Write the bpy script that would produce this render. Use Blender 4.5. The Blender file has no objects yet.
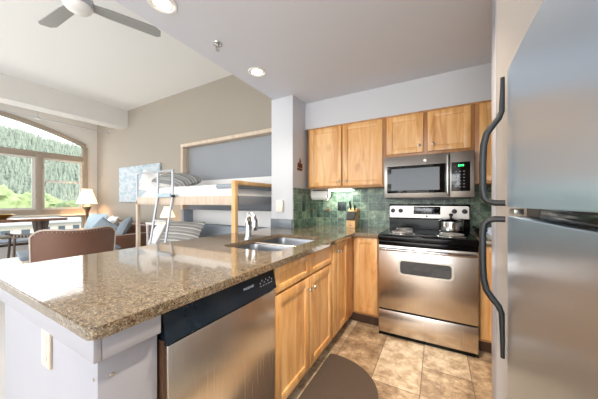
import bpy, bmesh, math, random
from mathutils import Vector, Matrix, Euler, noise
R = math.radians
rng = random.Random(7)
SC = bpy.context.scene
COL = SC.collection

# ---------------------------------------------------------------- camera
cam = bpy.data.cameras.new('camera')
cam.sensor_width = 36.0
cam.lens = 36.0 * 246 / 598
cam.shift_y = 3.0 / 598
cam.clip_start = 0.02
cam.clip_end = 2000
co = bpy.data.objects.new('camera', cam)
co.location = (0, 0, 1.215)
co.rotation_euler = (R(90), 0, R(29.3))
COL.objects.link(co)
SC.camera = co

# ---------------------------------------------------------------- world, sun, lights, exposure
SC.view_settings.view_transform = 'Standard'
SC.view_settings.look = 'None'
SC.view_settings.gamma = 1.0
SC.view_settings.use_curve_mapping = False
SC.view_settings.exposure = 1.15
SC.cycles.max_bounces = 10
SC.cycles.diffuse_bounces = 5
SC.cycles.glossy_bounces = 5
SC.cycles.transparent_max_bounces = 12

W = bpy.data.worlds.new('sky')
SC.world = W
W.use_nodes = True
wn = W.node_tree.nodes; wl = W.node_tree.links
for n in list(wn): wn.remove(n)
wo = wn.new('ShaderNodeOutputWorld'); bg = wn.new('ShaderNodeBackground')
tc = wn.new('ShaderNodeTexCoord'); sx = wn.new('ShaderNodeSeparateXYZ'); cr = wn.new('ShaderNodeValToRGB')
wl.new(tc.outputs['Generated'], sx.inputs[0]); wl.new(sx.outputs['Z'], cr.inputs[0])
cr.color_ramp.elements[0].position = 0.0; cr.color_ramp.elements[0].color = (1.0, 1.0, 1.0, 1)
cr.color_ramp.elements[1].position = 1.0; cr.color_ramp.elements[1].color = (0.72, 0.85, 1.0, 1)
wl.new(cr.outputs[0], bg.inputs[0]); bg.inputs[1].default_value = 2.0
wl.new(bg.outputs[0], wo.inputs[0])

sun = bpy.data.lights.new('sun', 'SUN'); sun.energy = 1.0; sun.angle = R(2); sun.color = (1, .96, .9)
so = bpy.data.objects.new('sun', sun); COL.objects.link(so)
so.rotation_euler = Vector((-0.75, -0.45, -0.8)).to_track_quat('-Z', 'Y').to_euler()

def area_light(name, loc, direction, sx_, sy_, energy, color=(1, 1, 1)):
    l = bpy.data.lights.new(name, 'AREA'); l.shape = 'RECTANGLE'; l.size = sx_; l.size_y = sy_
    l.energy = energy; l.color = color
    o = bpy.data.objects.new(name, l); o.location = loc
    o.rotation_euler = Vector(direction).to_track_quat('-Z', 'Y').to_euler()
    COL.objects.link(o); return o
# added area lights: extra daylight inside the tall window, fill at the open rear
area_light('window_daylight', (-7.70, 0.6, 1.72), (1, 0, -0.05), 4.2, 2.2, 26, (0.97, 0.98, 1.0))
area_light('rear_fill', (-0.8, -3.0, 1.6), (0, 1, -0.02), 3.2, 2.2, 28, (0.92, 0.96, 1.0))

# ---------------------------------------------------------------- materials
def lin(c):
    if isinstance(c, str):
        c = [int(c[i:i+2], 16) / 255 for i in (0, 2, 4)]
    return tuple((x / 12.92 if x <= .04045 else ((x + .055) / 1.055) ** 2.4) for x in c) + (1,)
def new_mat(name):
    m = bpy.data.materials.new(name); m.use_nodes = True
    nt = m.node_tree; return m, nt, nt.nodes['Principled BSDF']
def setp(b, **k):
    names = {'rough': 'Roughness', 'metal': 'Metallic', 'spec': 'Specular IOR Level', 'coat': 'Coat Weight', 'coatr': 'Coat Roughness', 'sheen': 'Sheen Weight', 'aniso': 'Anisotropic'}
    for a, v in k.items(): b.inputs[names[a]].default_value = v
def plain(name, c, var=0.04, scale=30, bump=0.0, **k):
    """colour with a faint procedural mottling"""
    m, nt, b = new_mat(name); c = lin(c)
    n = nt.nodes.new('ShaderNodeTexNoise'); n.inputs['Scale'].default_value = scale; n.inputs['Detail'].default_value = 3
    t = nt.nodes.new('ShaderNodeTexCoord'); nt.links.new(t.outputs['Object'], n.inputs['Vector'])
    mx = nt.nodes.new('ShaderNodeMix'); mx.data_type = 'RGBA'
    mx.inputs[6].default_value = tuple(x * (1 - var) for x in c[:3]) + (1,)
    mx.inputs[7].default_value = tuple(min(1, x * (1 + var)) for x in c[:3]) + (1,)
    nt.links.new(n.outputs['Fac'], mx.inputs[0]); nt.links.new(mx.outputs[2], b.inputs['Base Color'])
    if bump:
        bp = nt.nodes.new('ShaderNodeBump'); bp.inputs['Strength'].default_value = bump; bp.inputs['Distance'].default_value = .003
        nt.links.new(n.outputs['Fac'], bp.inputs['Height']); nt.links.new(bp.outputs[0], b.inputs['Normal'])
    setp(b, **k); return m
def ramp(nt, stops):
    r = nt.nodes.new('ShaderNodeValToRGB'); e = r.color_ramp.elements
    while len(e) > 1: e.remove(e[0])
    e[0].position = stops[0][0]; e[0].color = lin(stops[0][1])
    for p, c in stops[1:]:
        x = e.new(p); x.color = lin(c)
    return r
def mapping(nt, scale, coord='Object', rot=(0, 0, 0), src=None):
    mp = nt.nodes.new('ShaderNodeMapping'); mp.inputs['Scale'].default_value = scale; mp.inputs['Rotation'].default_value = rot
    if coord == 'World':
        g = nt.nodes.new('ShaderNodeNewGeometry'); nt.links.new(g.outputs['Position'], mp.inputs[0])
    else:
        t = nt.nodes.new('ShaderNodeTexCoord'); nt.links.new(t.outputs[coord], mp.inputs[0])
    return mp
def wood(name, dark, mid, light, scale=(9, 9, 1.1), rough=.38, ns=1.6, coat=.25):
    m, nt, b = new_mat(name)
    mp = mapping(nt, scale)
    oi = nt.nodes.new('ShaderNodeObjectInfo'); ad = nt.nodes.new('ShaderNodeVectorMath'); ad.operation = 'ADD'
    mu = nt.nodes.new('ShaderNodeMath'); mu.operation = 'MULTIPLY'; mu.inputs[1].default_value = 37.0
    nt.links.new(oi.outputs['Random'], mu.inputs[0]); nt.links.new(mp.outputs[0], ad.inputs[0]); nt.links.new(mu.outputs[0], ad.inputs[1])
    n = nt.nodes.new('ShaderNodeTexNoise'); n.inputs['Scale'].default_value = ns; n.inputs['Detail'].default_value = 7; n.inputs['Roughness'].default_value = .62; n.inputs['Distortion'].default_value = .9
    nt.links.new(ad.outputs[0], n.inputs['Vector'])
    r = ramp(nt, [(.28, dark), (.5, mid), (.72, light)])
    nt.links.new(n.outputs['Fac'], r.inputs[0])
    # knots
    v = nt.nodes.new('ShaderNodeTexVoronoi'); v.inputs['Scale'].default_value = 4.0
    mp2 = mapping(nt, (1, 1, .8)); ad2 = nt.nodes.new('ShaderNodeVectorMath'); ad2.operation = 'ADD'
    nt.links.new(mp2.outputs[0], ad2.inputs[0]); nt.links.new(mu.outputs[0], ad2.inputs[1]); nt.links.new(ad2.outputs[0], v.inputs['Vector'])
    r2 = ramp(nt, [(0.0, '8a5a34'), (.10, 'c99a6a'), (.2, 'ffffff')])
    nt.links.new(v.outputs['Distance'], r2.inputs[0])
    mx = nt.nodes.new('ShaderNodeMix'); mx.data_type = 'RGBA'; mx.blend_type = 'MULTIPLY'; mx.inputs[0].default_value = .28
    nt.links.new(r.outputs[0], mx.inputs[6]); nt.links.new(r2.outputs[0], mx.inputs[7])
    nt.links.new(mx.outputs[2], b.inputs['Base Color'])
    setp(b, rough=rough, coat=coat, coatr=.2); return m
def steel(name, c='c9c6c2', rough=.27, stretch=(260, 260, 1.5), bump=.004):
    m, nt, b = new_mat(name)
    mp = mapping(nt, stretch)
    n = nt.nodes.new('ShaderNodeTexNoise'); n.inputs['Scale'].default_value = 2.0; n.inputs['Detail'].default_value = 2
    nt.links.new(mp.outputs[0], n.inputs['Vector'])
    r = nt.nodes.new('ShaderNodeMapRange'); r.inputs['To Min'].default_value = rough - .01; r.inputs['To Max'].default_value = rough + .01
    nt.links.new(n.outputs['Fac'], r.inputs[0]); nt.links.new(r.outputs[0], b.inputs['Roughness'])
    bp = nt.nodes.new('ShaderNodeBump'); bp.inputs['Strength'].default_value = bump; bp.inputs['Distance'].default_value = .001
    nt.links.new(n.outputs['Fac'], bp.inputs['Height']); nt.links.new(bp.outputs[0], b.inputs['Normal'])
    tg = nt.nodes.new('ShaderNodeTangent'); tg.direction_type = 'RADIAL'; tg.axis = 'Z'; nt.links.new(tg.outputs[0], b.inputs['Tangent'])
    b.inputs['Anisotropic Rotation'].default_value = .0
    b.inputs['Base Color'].default_value = lin(c); setp(b, metal=1.0, aniso=.75); return m
def emit(name, c, s, base='ffffff'):
    m, nt, b = new_mat(name); b.inputs['Base Color'].default_value = lin(base)
    b.inputs['Emission Color'].default_value = lin(c); b.inputs['Emission Strength'].default_value = s; return m
def stripes(name, cols, freq, axis='Y', rough=.9):
    m, nt, b = new_mat(name)
    t = nt.nodes.new('ShaderNodeTexCoord'); s = nt.nodes.new('ShaderNodeSeparateXYZ'); nt.links.new(t.outputs['Object'], s.inputs[0])
    mu = nt.nodes.new('ShaderNodeMath'); mu.operation = 'MULTIPLY'; mu.inputs[1].default_value = freq
    fr = nt.nodes.new('ShaderNodeMath'); fr.operation = 'FRACT'
    nt.links.new(s.outputs[axis], mu.inputs[0]); nt.links.new(mu.outputs[0], fr.inputs[0])
    r = ramp(nt, cols); r.color_ramp.interpolation = 'CONSTANT'
    nt.links.new(fr.outputs[0], r.inputs[0]); nt.links.new(r.outputs[0], b.inputs['Base Color']); setp(b, rough=rough); return m

def granite():
    m, nt, b = new_mat('speckled_granite')
    mp = mapping(nt, (1, 1, 1), 'World')
    v = nt.nodes.new('ShaderNodeTexVoronoi'); v.inputs['Scale'].default_value = 300; nt.links.new(mp.outputs[0], v.inputs['Vector'])
    sep = nt.nodes.new('ShaderNodeSeparateColor'); nt.links.new(v.outputs['Color'], sep.inputs[0])
    r = ramp(nt, [(0, '241d17'), (.18, '4f3f2e'), (.36, '7d6850'), (.58, '958168'), (.74, '6d675e'), (.88, 'b9ae9a')]); r.color_ramp.interpolation = 'CONSTANT'
    nt.links.new(sep.outputs[0], r.inputs[0])
    n = nt.nodes.new('ShaderNodeTexNoise'); n.inputs['Scale'].default_value = 60; n.inputs['Detail'].default_value = 5; nt.links.new(mp.outputs[0], n.inputs['Vector'])
    r2 = ramp(nt, [(.3, '453728'), (.5, '7f6c54'), (.7, 'a59880')]); nt.links.new(n.outputs['Fac'], r2.inputs[0])
    mx = nt.nodes.new('ShaderNodeMix'); mx.data_type = 'RGBA'; mx.inputs[0].default_value = .4
    nt.links.new(r.outputs[0], mx.inputs[6]); nt.links.new(r2.outputs[0], mx.inputs[7]); nt.links.new(mx.outputs[2], b.inputs['Base Color'])
    setp(b, rough=.07, spec=.6, coat=.4, coatr=.03); return m
def slate_tile():
    m, nt, b = new_mat('green_slate_tile')
    g = nt.nodes.new('ShaderNodeNewGeometry'); s = nt.nodes.new('ShaderNodeSeparateXYZ'); nt.links.new(g.outputs['Position'], s.inputs[0])
    ad = nt.nodes.new('ShaderNodeMath'); ad.operation = 'ADD'; nt.links.new(s.outputs['X'], ad.inputs[0]); nt.links.new(s.outputs['Y'], ad.inputs[1])
    z = nt.nodes.new('ShaderNodeMath'); z.operation = 'SUBTRACT'; z.inputs[1].default_value = .914; nt.links.new(s.outputs['Z'], z.inputs[0])
    c = nt.nodes.new('ShaderNodeCombineXYZ'); nt.links.new(ad.outputs[0], c.inputs[0]); nt.links.new(z.outputs[0], c.inputs[1])
    br = nt.nodes.new('ShaderNodeTexBrick'); br.offset = 0; br.inputs['Scale'].default_value = 1
    br.inputs['Brick Width'].default_value = .1; br.inputs['Row Height'].default_value = .1; br.inputs['Mortar Size'].default_value = .0025; br.inputs['Mortar Smooth'].default_value = .3
    br.inputs['Color1'].default_value = (0, 0, 0, 1); br.inputs['Color2'].default_value = (1, 1, 1, 1); br.inputs['Mortar'].default_value = (.5, .5, .5, 1)
    nt.links.new(c.outputs[0], br.inputs['Vector'])
    n = nt.nodes.new('ShaderNodeTexNoise'); n.inputs['Scale'].default_value = 22; n.inputs['Detail'].default_value = 6; n.inputs['Roughness'].default_value = .7; nt.links.new(g.outputs['Position'], n.inputs['Vector'])
    mm = nt.nodes.new('ShaderNodeMix'); mm.data_type = 'FLOAT'; mm.inputs[0].default_value = .2
    sp = nt.nodes.new('ShaderNodeSeparateColor'); nt.links.new(br.outputs['Color'], sp.inputs[0])
    nt.links.new(n.outputs['Fac'], mm.inputs[2]); nt.links.new(sp.outputs[0], mm.inputs[3])
    r = ramp(nt, [(.3, '22302a'), (.41, '3b5044'), (.5, '5a705d'), (.6, '7d8e77'), (.7, 'a7b094')]); nt.links.new(mm.outputs[0], r.inputs[0])
    mx = nt.nodes.new('ShaderNodeMix'); mx.data_type = 'RGBA'; nt.links.new(br.outputs['Fac'], mx.inputs[0]); nt.links.new(r.outputs[0], mx.inputs[6]); mx.inputs[7].default_value = lin('8a9486')
    nt.links.new(mx.outputs[2], b.inputs['Base Color'])
    bp = nt.nodes.new('ShaderNodeBump'); bp.inputs['Strength'].default_value = .5; bp.inputs['Distance'].default_value = .004
    su = nt.nodes.new('ShaderNodeMath'); su.operation = 'SUBTRACT'; nt.links.new(n.outputs['Fac'], su.inputs[0]); nt.links.new(br.outputs['Fac'], su.inputs[1])
    nt.links.new(su.outputs[0], bp.inputs['Height']); nt.links.new(bp.outputs[0], b.inputs['Normal'])
    setp(b, rough=.32); return m
def floor_tile():
    m, nt, b = new_mat('travertine_floor_tile')
    g = nt.nodes.new('ShaderNodeNewGeometry'); s = nt.nodes.new('ShaderNodeSeparateXYZ'); nt.links.new(g.outputs['Position'], s.inputs[0])
    a1 = nt.nodes.new('ShaderNodeMath'); a1.operation = 'ADD'; a1.inputs[1].default_value = 9.44; nt.links.new(s.outputs['Y'], a1.inputs[0])
    a2 = nt.nodes.new('ShaderNodeMath'); a2.operation = 'ADD'; a2.inputs[1].default_value = 9.17; nt.links.new(s.outputs['X'], a2.inputs[0])
    c = nt.nodes.new('ShaderNodeCombineXYZ'); nt.links.new(a1.outputs[0], c.inputs[0]); nt.links.new(a2.outputs[0], c.inputs[1])
    br = nt.nodes.new('ShaderNodeTexBrick'); br.offset = .5; br.inputs['Scale'].default_value = 1
    br.inputs['Brick Width'].default_value = .62; br.inputs['Row Height'].default_value = .3025; br.inputs['Mortar Size'].default_value = .003; br.inputs['Mortar Smooth'].default_value = .2
    br.inputs['Color1'].default_value = (0, 0, 0, 1); br.inputs['Color2'].default_value = (1, 1, 1, 1); nt.links.new(c.outputs[0], br.inputs['Vector'])
    sp = nt.nodes.new('ShaderNodeSeparateColor'); nt.links.new(br.outputs['Color'], sp.inputs[0])
    n = nt.nodes.new('ShaderNodeTexNoise'); n.inputs['Scale'].default_value = 8; n.inputs['Detail'].default_value = 10; n.inputs['Roughness'].default_value = .78; n.inputs['Distortion'].default_value = .15; nt.links.new(g.outputs['Position'], n.inputs['Vector'])
    mm = nt.nodes.new('ShaderNodeMix'); mm.data_type = 'FLOAT'; mm.inputs[0].default_value = .14; nt.links.new(n.outputs['Fac'], mm.inputs[2]); nt.links.new(sp.outputs[0], mm.inputs[3])
    r = ramp(nt, [(.34, '6f5a48'), (.42, '9c8266'), (.49, 'bda283'), (.55, 'd6bf9e'), (.62, 'ecdcc4')]); nt.links.new(mm.outputs[0], r.inputs[0])
    mx = nt.nodes.new('ShaderNodeMix'); mx.data_type = 'RGBA'; nt.links.new(br.outputs['Fac'], mx.inputs[0]); nt.links.new(r.outputs[0], mx.inputs[6]); mx.inputs[7].default_value = lin('7d6b58')
    nt.links.new(mx.outputs[2], b.inputs['Base Color'])
    bp = nt.nodes.new('ShaderNodeBump'); bp.inputs['Strength'].default_value = .35; bp.inputs['Distance'].default_value = .004
    su = nt.nodes.new('ShaderNodeMath'); su.operation = 'SUBTRACT'; nt.links.new(n.outputs['Fac'], su.inputs[0]); nt.links.new(br.outputs['Fac'], su.inputs[1])
    nt.links.new(su.outputs[0], bp.inputs['Height']); nt.links.new(bp.outputs[0], b.inputs['Normal'])
    setp(b, rough=.33); return m
def glass():
    m = bpy.data.materials.new('window_glass'); m.use_nodes = True; nt = m.node_tree; nt.nodes.clear()
    o = nt.nodes.new('ShaderNodeOutputMaterial'); t = nt.nodes.new('ShaderNodeBsdfTransparent'); g = nt.nodes.new('ShaderNodeBsdfGlossy'); g.inputs['Roughness'].default_value = .02
    t.inputs[0].default_value = (.96, .98, .98, 1); f = nt.nodes.new('ShaderNodeFresnel'); f.inputs[0].default_value = 1.3; mx = nt.nodes.new('ShaderNodeMixShader')
    nt.links.new(f.outputs[0], mx.inputs[0]); nt.links.new(t.outputs[0], mx.inputs[1]); nt.links.new(g.outputs[0], mx.inputs[2]); nt.links.new(mx.outputs[0], o.inputs[0]); return m
def painting():
    m, nt, b = new_mat('abstract_painting')
    mp = mapping(nt, (1.5, 1, 3.0))
    n = nt.nodes.new('ShaderNodeTexNoise'); n.inputs['Scale'].default_value = 3.2; n.inputs['Detail'].default_value = 8; n.inputs['Distortion'].default_value = 1.2; nt.links.new(mp.outputs[0], n.inputs['Vector'])
    r = ramp(nt, [(.28, '8ca3b2'), (.42, '9fb2be'), (.5, 'b4bfc6'), (.6, 'c4c8ca'), (.75, '9fadb4')]); nt.links.new(n.outputs['Fac'], r.inputs[0]); nt.links.new(r.outputs[0], b.inputs['Base Color']); setp(b, rough=.6); return m

M = {}
M['granite'] = granite(); M['tile'] = slate_tile(); M['floor'] = floor_tile(); M['glass'] = glass(); M['art'] = painting()
M['wall_white'] = plain('white_wall_paint', 'cbccd0', .015, 60, rough=.7)
M['wall_end'] = plain('warm_white_wall_paint', 'bcb0a6', .015, 60, rough=.7)
M['wall_taupe'] = plain('taupe_wall_paint', '9f968a', .02, 20, rough=.75)
M['wall_pale'] = plain('pale_wall_paint', 'd2cfca', .02, 20, rough=.75)
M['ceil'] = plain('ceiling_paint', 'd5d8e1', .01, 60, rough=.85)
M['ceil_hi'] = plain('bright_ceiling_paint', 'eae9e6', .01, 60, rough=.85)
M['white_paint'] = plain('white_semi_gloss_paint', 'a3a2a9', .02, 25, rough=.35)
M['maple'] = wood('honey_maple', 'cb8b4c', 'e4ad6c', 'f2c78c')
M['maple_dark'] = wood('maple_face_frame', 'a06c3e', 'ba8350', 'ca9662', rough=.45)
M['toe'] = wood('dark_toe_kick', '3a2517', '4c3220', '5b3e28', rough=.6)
M['steel'] = steel('brushed_steel', 'd8cec3')
M['steel_h'] = steel('brushed_steel_horizontal', 'a6a19b', .33, (1.5, 1.5, 160))
M['fridge_steel'] = steel('fridge_brushed_steel', 'c3d2e2', .33, (320, 320, 2.0), .01)  # bluish reflection tinted into the steel's base colour
M['sink_steel'] = plain('satin_sink_steel', '8f9093', .03, 40, rough=.3, metal=1)
M['granite_tinted'] = plain('granite_window_tint', '6c747c', .35, 160, rough=.15)  # window reflection and shade put into the stone's blue grey tone
M['chrome'] = plain('chrome', 'd8d8da', .01, 5, rough=.12, metal=1)
M['nickel'] = plain('satin_nickel', 'b9b3a8', .02, 40, rough=.3, metal=1)
M['black'] = plain('black_enamel', '08080a', .05, 40, rough=.14, spec=.22)
M['black_gloss'] = plain('black_glass', '07080a', .05, 40, rough=.05, coat=.5)
M['black_sat'] = plain('black_satin_plastic', '17191c', .05, 60, rough=.38)
M['dw_panel'] = plain('dark_panel_blue_reflection', '16202a', .04, 60, rough=.16)  # blue cast of a reflection mixed into the dark plastic colour
M['coil'] = plain('grey_burner_coil', 'b9b6b2', .1, 60, rough=.35, metal=.7)
M['frame_taupe'] = plain('taupe_window_frame', '9c8f80', .03, 30, rough=.55)
M['frame_white'] = plain('white_window_sash', 'd9d6ce', .02, 30, rough=.5)
M['leather'] = plain('brown_leather', '73503f', .13, 12, .15, rough=.42)
M['leather_trim'] = plain('pale_leather_trim', 'c9b8aa', .1, 20, rough=.6)
M['slip'] = stripes('cream_channelled_upholstery', [(0, 'cfc4b6'), (.8, 'b0a292')], 24, 'X')
M['blue_cloth'] = plain('slate_blue_cloth', '7d8790', .12, 60, .2, rough=.95)
M['pale_blue'] = plain('pale_blue_cloth', 'b3c6d2', .12, 25, .2, rough=.95)
M['white_cloth'] = plain('white_bedding', 'f1efec', .03, 14, .5, rough=.95)
M['grey_cloth'] = plain('grey_blue_cloth', '98a0a9', .06, 30, .2, rough=.95)
M['stripe'] = stripes('grey_striped_cloth', [(0, '6f7780'), (.3, 'c9cac6'), (.42, '8c9297'), (.7, '6a737e'), (.82, 'd6d5d0')], 9, 'Z')
M['stripe_b'] = stripes('grey_blanket_stripes', [(0, '7d848a'), (.35, 'bfc0bd'), (.5, '8f9599'), (.75, 'c9c9c5')], 6, 'Z')
M['pine'] = wood('pale_pine', 'c59a66', 'd9b27d', 'e6c595', rough=.5, coat=.1)
M['pine_warm'] = wood('warm_pine', 'c5965a', 'd6aa72', 'e0ba86', rough=.45, coat=.1)
M['birch'] = wood('whitewashed_birch', 'c2ab95', 'cdb9a5', 'd9c8b6', rough=.55, coat=.05)
M['panel_white'] = plain('white_laminate', 'e6e4e2', .02, 20, rough=.5)
M['panel_grey'] = plain('grey_blue_panel', '919499', .03, 20, rough=.65)
M['tube'] = plain('pale_grey_metal', 'b9bcc0', .02, 30, rough=.35, metal=.4)
M['table_wood'] = wood('walnut_table_wood', '5c3b26', '7d5336', '94684a', rough=.4)
M['dark_wood'] = wood('dark_brown_wood', '33241a', '463224', '58402e', rough=.45)
M['shade'] = emit('lit_lamp_shade', 'ffd9a8', .75, 'f3e3cd')
M['lamp_base'] = plain('aged_bronze', '75604c', .2, 30, rough=.45, metal=.5)
M['lens'] = emit('lit_downlight_lens', 'fff3dc', 6)
M['reflector'] = plain('white_reflector', 'f4f2ee', .01, 20, rough=.3)
M['tube_light'] = emit('lit_fluorescent_tube', 'eafff4', 4)
M['green_led'] = emit('green_display', '38ff7a', 2.0, '001000')
M['white_ink'] = plain('white_ink', 'c8ccd2', .01, 20, rough=.5)
M['grey_ink'] = plain('grey_ink', '7b7f86', .01, 20, rough=.5)
M['fan_blade'] = plain('grey_fan_blade', '9a9a97', .05, 20, rough=.4)
M['fan_white'] = plain('white_fan_glass', 'eceae6', .01, 20, rough=.3)
M['paper'] = plain('white_paper', 'f3f2ef', .02, 80, .2, rough=.95)
M['card'] = plain('brown_cardboard', '8a6a4c', .05, 80, rough=.9)
M['block'] = wood('beech_block', 'd2a363', 'e0b679', 'ebc78e', rough=.5)
M['mat_brown'] = plain('brown_mat', '594a3f', .16, 90, .5, rough=.7)
M['ivory'] = plain('ivory_plastic', 'e8e2d6', .01, 30, rough=.35)
M['beige_plastic'] = plain('beige_plastic', 'd8c8b2', .02, 30, rough=.4)
M['green_plate'] = plain('dark_green_metal_plate', '26332f', .08, 60, rough=.4)
M['copper'] = plain('copper_accent_tile', '8a4f2c', .2, 60, rough=.35, metal=.4)
M['bronze'] = plain('rusted_bronze', '6b4024', .25, 60, rough=.5, metal=.5)
M['ceramic'] = plain('white_ceramic', 'ecebe8', .01, 20, rough=.15)
M['towel_cloth'] = plain('blue_white_checked_cloth', 'b9c6d6', .25, 70, .6, rough=.95)
M['dark_bowl'] = plain('black_pan', '141414', .05, 40, rough=.3)
M['brass'] = plain('brass', 'b99a52', .1, 30, rough=.3, metal=.9)
M['weave'] = stripes('dark_woven_seat', [(0, '4a3f38'), (.6, 'a89f94')], 26, 'Y')
M['carpet'] = plain('pale_carpet', 'cdc9c4', .06, 120, .5, rough=.98)
M['grass'] = plain('meadow_grass', '7d8f62', .2, .05, rough=1)
M['hill'] = plain('forest_floor', '7f8472', .25, .05, rough=1)
M['conifer'] = plain('conifer_haze_green', '848a7a', .35, .05, rough=1)  # paled grey green: distance haze is put into the base colour
M['leaf'] = plain('light_green_leaves', '8a9566', .25, 1.2, rough=1)
M['leaf2'] = plain('mid_green_leaves', '727d58', .25, 1.2, rough=1)
M['bark'] = plain('brown_bark', '6a5140', .2, 2, rough=1)
M['house_wall'] = plain('cream_house_wall', 'b5ada2', .03, .5, rough=.9)
M['house_wall2'] = plain('tan_house_wall', '9c8c7c', .03, .5, rough=.9)
M['roof'] = plain('grey_roof', '8d8b8a', .06, .5, rough=.9)
M['house_glass'] = plain('dark_house_window', '39434a', .1, .5, rough=.3)

# ---------------------------------------------------------------- mesh helpers (shapes are written in world coordinates)
class MB:
    def __init__(s): s.bm = bmesh.new()
    def box(s, x0, x1, y0, y1, z0, z1, bev=0.0, seg=2, mtx=None):
        t = bmesh.new(); bmesh.ops.create_cube(t, size=1)
        for v in t.verts: v.co = Vector(((x0+x1)/2 + v.co.x*(x1-x0), (y0+y1)/2 + v.co.y*(y1-y0), (z0+z1)/2 + v.co.z*(z1-z0)))
        if bev > 0: bmesh.ops.bevel(t, geom=t.edges[:], offset=min(bev, .49*min(abs(x1-x0), abs(y1-y0), abs(z1-z0))), segments=seg, affect='EDGES', profile=.5)
        return s.add(t, mtx)
    def add(s, t, mtx=None):
        if mtx is not None: bmesh.ops.transform(t, matrix=mtx, verts=t.verts)
        me = bpy.data.meshes.new('t'); t.to_mesh(me); t.free(); s.bm.from_mesh(me); bpy.data.meshes.remove(me); return s
    def cyl(s, p0, p1, r0, r1=None, n=20, cap=True):
        p0 = Vector(p0); p1 = Vector(p1); r1 = r0 if r1 is None else r1; d = p1 - p0
        t = bmesh.new(); bmesh.ops.create_cone(t, cap_ends=cap, cap_tris=False, segments=n, radius1=r0, radius2=r1, depth=d.length)
        return s.add(t, Matrix.Translation((p0+p1)/2) @ d.to_track_quat('Z', 'Y').to_matrix().to_4x4())
    def lathe(s, c, prof, n=28, axis=(0, 0, 1)):
        """prof: (radius, height) from the base point c along the axis"""
        q = Vector(axis).to_track_quat('Z', 'Y').to_matrix(); c = Vector(c); t = bmesh.new(); rings = []
        for r, h in prof:
            if r <= 1e-5: rings.append([t.verts.new(c + q @ Vector((0, 0, h)))])
            else: rings.append([t.verts.new(c + q @ Vector((r*math.cos(2*math.pi*i/n), r*math.sin(2*math.pi*i/n), h))) for i in range(n)])
        for a, b in zip(rings, rings[1:]):
            for i in range(n):
                j = (i+1) % n
                if len(a) == 1 and len(b) == 1: continue
                if len(a) == 1: t.faces.new((a[0], b[j], b[i]))
                elif len(b) == 1: t.faces.new((a[i], a[j], b[0]))
                else: t.faces.new((a[i], a[j], b[j], b[i]))
        bmesh.ops.recalc_face_normals(t, faces=t.faces[:]); return s.add(t)
    def tube(s, pts, r, n=10, closed=False, flat=1.0, rs=None):
        pts = [Vector(p) for p in pts]; t = bmesh.new(); rings = []; N = len(pts); up = None
        for i, p in enumerate(pts):
            if closed: d = pts[(i+1) % N] - pts[i-1]
            else: d = pts[min(i+1, N-1)] - pts[max(i-1, 0)]
            d.normalize()
            if up is None: up = d.orthogonal().normalized()
            up = (up - d*up.dot(d)).normalized(); sd = d.cross(up)
            rr = r if rs is None else rs[i]
            rings.append([t.verts.new(p + up*rr*math.cos(2*math.pi*k/n) + sd*rr*flat*math.sin(2*math.pi*k/n)) for k in range(n)])
        rg = range(N) if closed else range(N-1)
        for i in rg:
            a = rings[i]; b = rings[(i+1) % N]
            for k in range(n): t.faces.new((a[k], a[(k+1) % n], b[(k+1) % n], b[k]))
        if not closed: t.faces.new(rings[0][::-1]); t.faces.new(rings[-1])
        bmesh.ops.recalc_face_normals(t, faces=t.faces[:]); return s.add(t)
    def prism(s, poly, z0, z1, bev=0, plane='xy'):
        """extruded polygon; plane xy -> along z, xz -> along y, yz -> along x"""
        t = bmesh.new()
        def P(a, b, c): return {'xy': (a, b, c), 'xz': (a, c, b), 'yz': (c, a, b)}[plane]
        lo = [t.verts.new(P(a, b, z0)) for a, b in poly]; hi = [t.verts.new(P(a, b, z1)) for a, b in poly]; n = len(poly)
        t.faces.new(lo[::-1]); t.faces.new(hi)
        for i in range(n): t.faces.new((lo[i], lo[(i+1) % n], hi[(i+1) % n], hi[i]))
        bmesh.ops.recalc_face_normals(t, faces=t.faces[:])
        if bev: bmesh.ops.bevel(t, geom=t.edges[:], offset=bev, segments=2, affect='EDGES')
        return s.add(t)
    def cushion(s, c, sx_, sy_, sz, rot=(0, 0, 0), n=14, pw=2.6, wob=.0):
        """soft pillow: pinched corners, puffed middle; local x,y = faces, z = thickness"""
        t = bmesh.new(); g = {}
        for side in (1, -1):
            for i in range(n+1):
                for j in range(n+1):
                    u = 2*i/n-1; v = 2*j/n-1; edge = i in (0, n) or j in (0, n)
                    if edge and side == -1: g[(side, i, j)] = g[(1, i, j)]; continue
                    h = (max(0, 1-abs(u)**pw) * max(0, 1-abs(v)**pw)) ** .5
                    k = 1 - .05*(1-abs(v)**2)*abs(u)**4; l = 1 - .05*(1-abs(u)**2)*abs(v)**4
                    w = noise.noise(Vector((u*2+c[0], v*2, side*3.))) * wob
                    g[(side, i, j)] = t.verts.new((u*sx_/2*k, v*sy_/2*l, side*sz/2*h + w*h))
        for side in (1, -1):
            for i in range(n):
                for j in range(n):
                    q = [g[(side, i, j)], g[(side, i+1, j)], g[(side, i+1, j+1)], g[(side, i, j+1)]]
                    t.faces.new(q if side == 1 else q[::-1])
        return s.add(t, Matrix.Translation(Vector(c)) @ Euler([R(a) for a in rot]).to_matrix().to_4x4())

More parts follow.
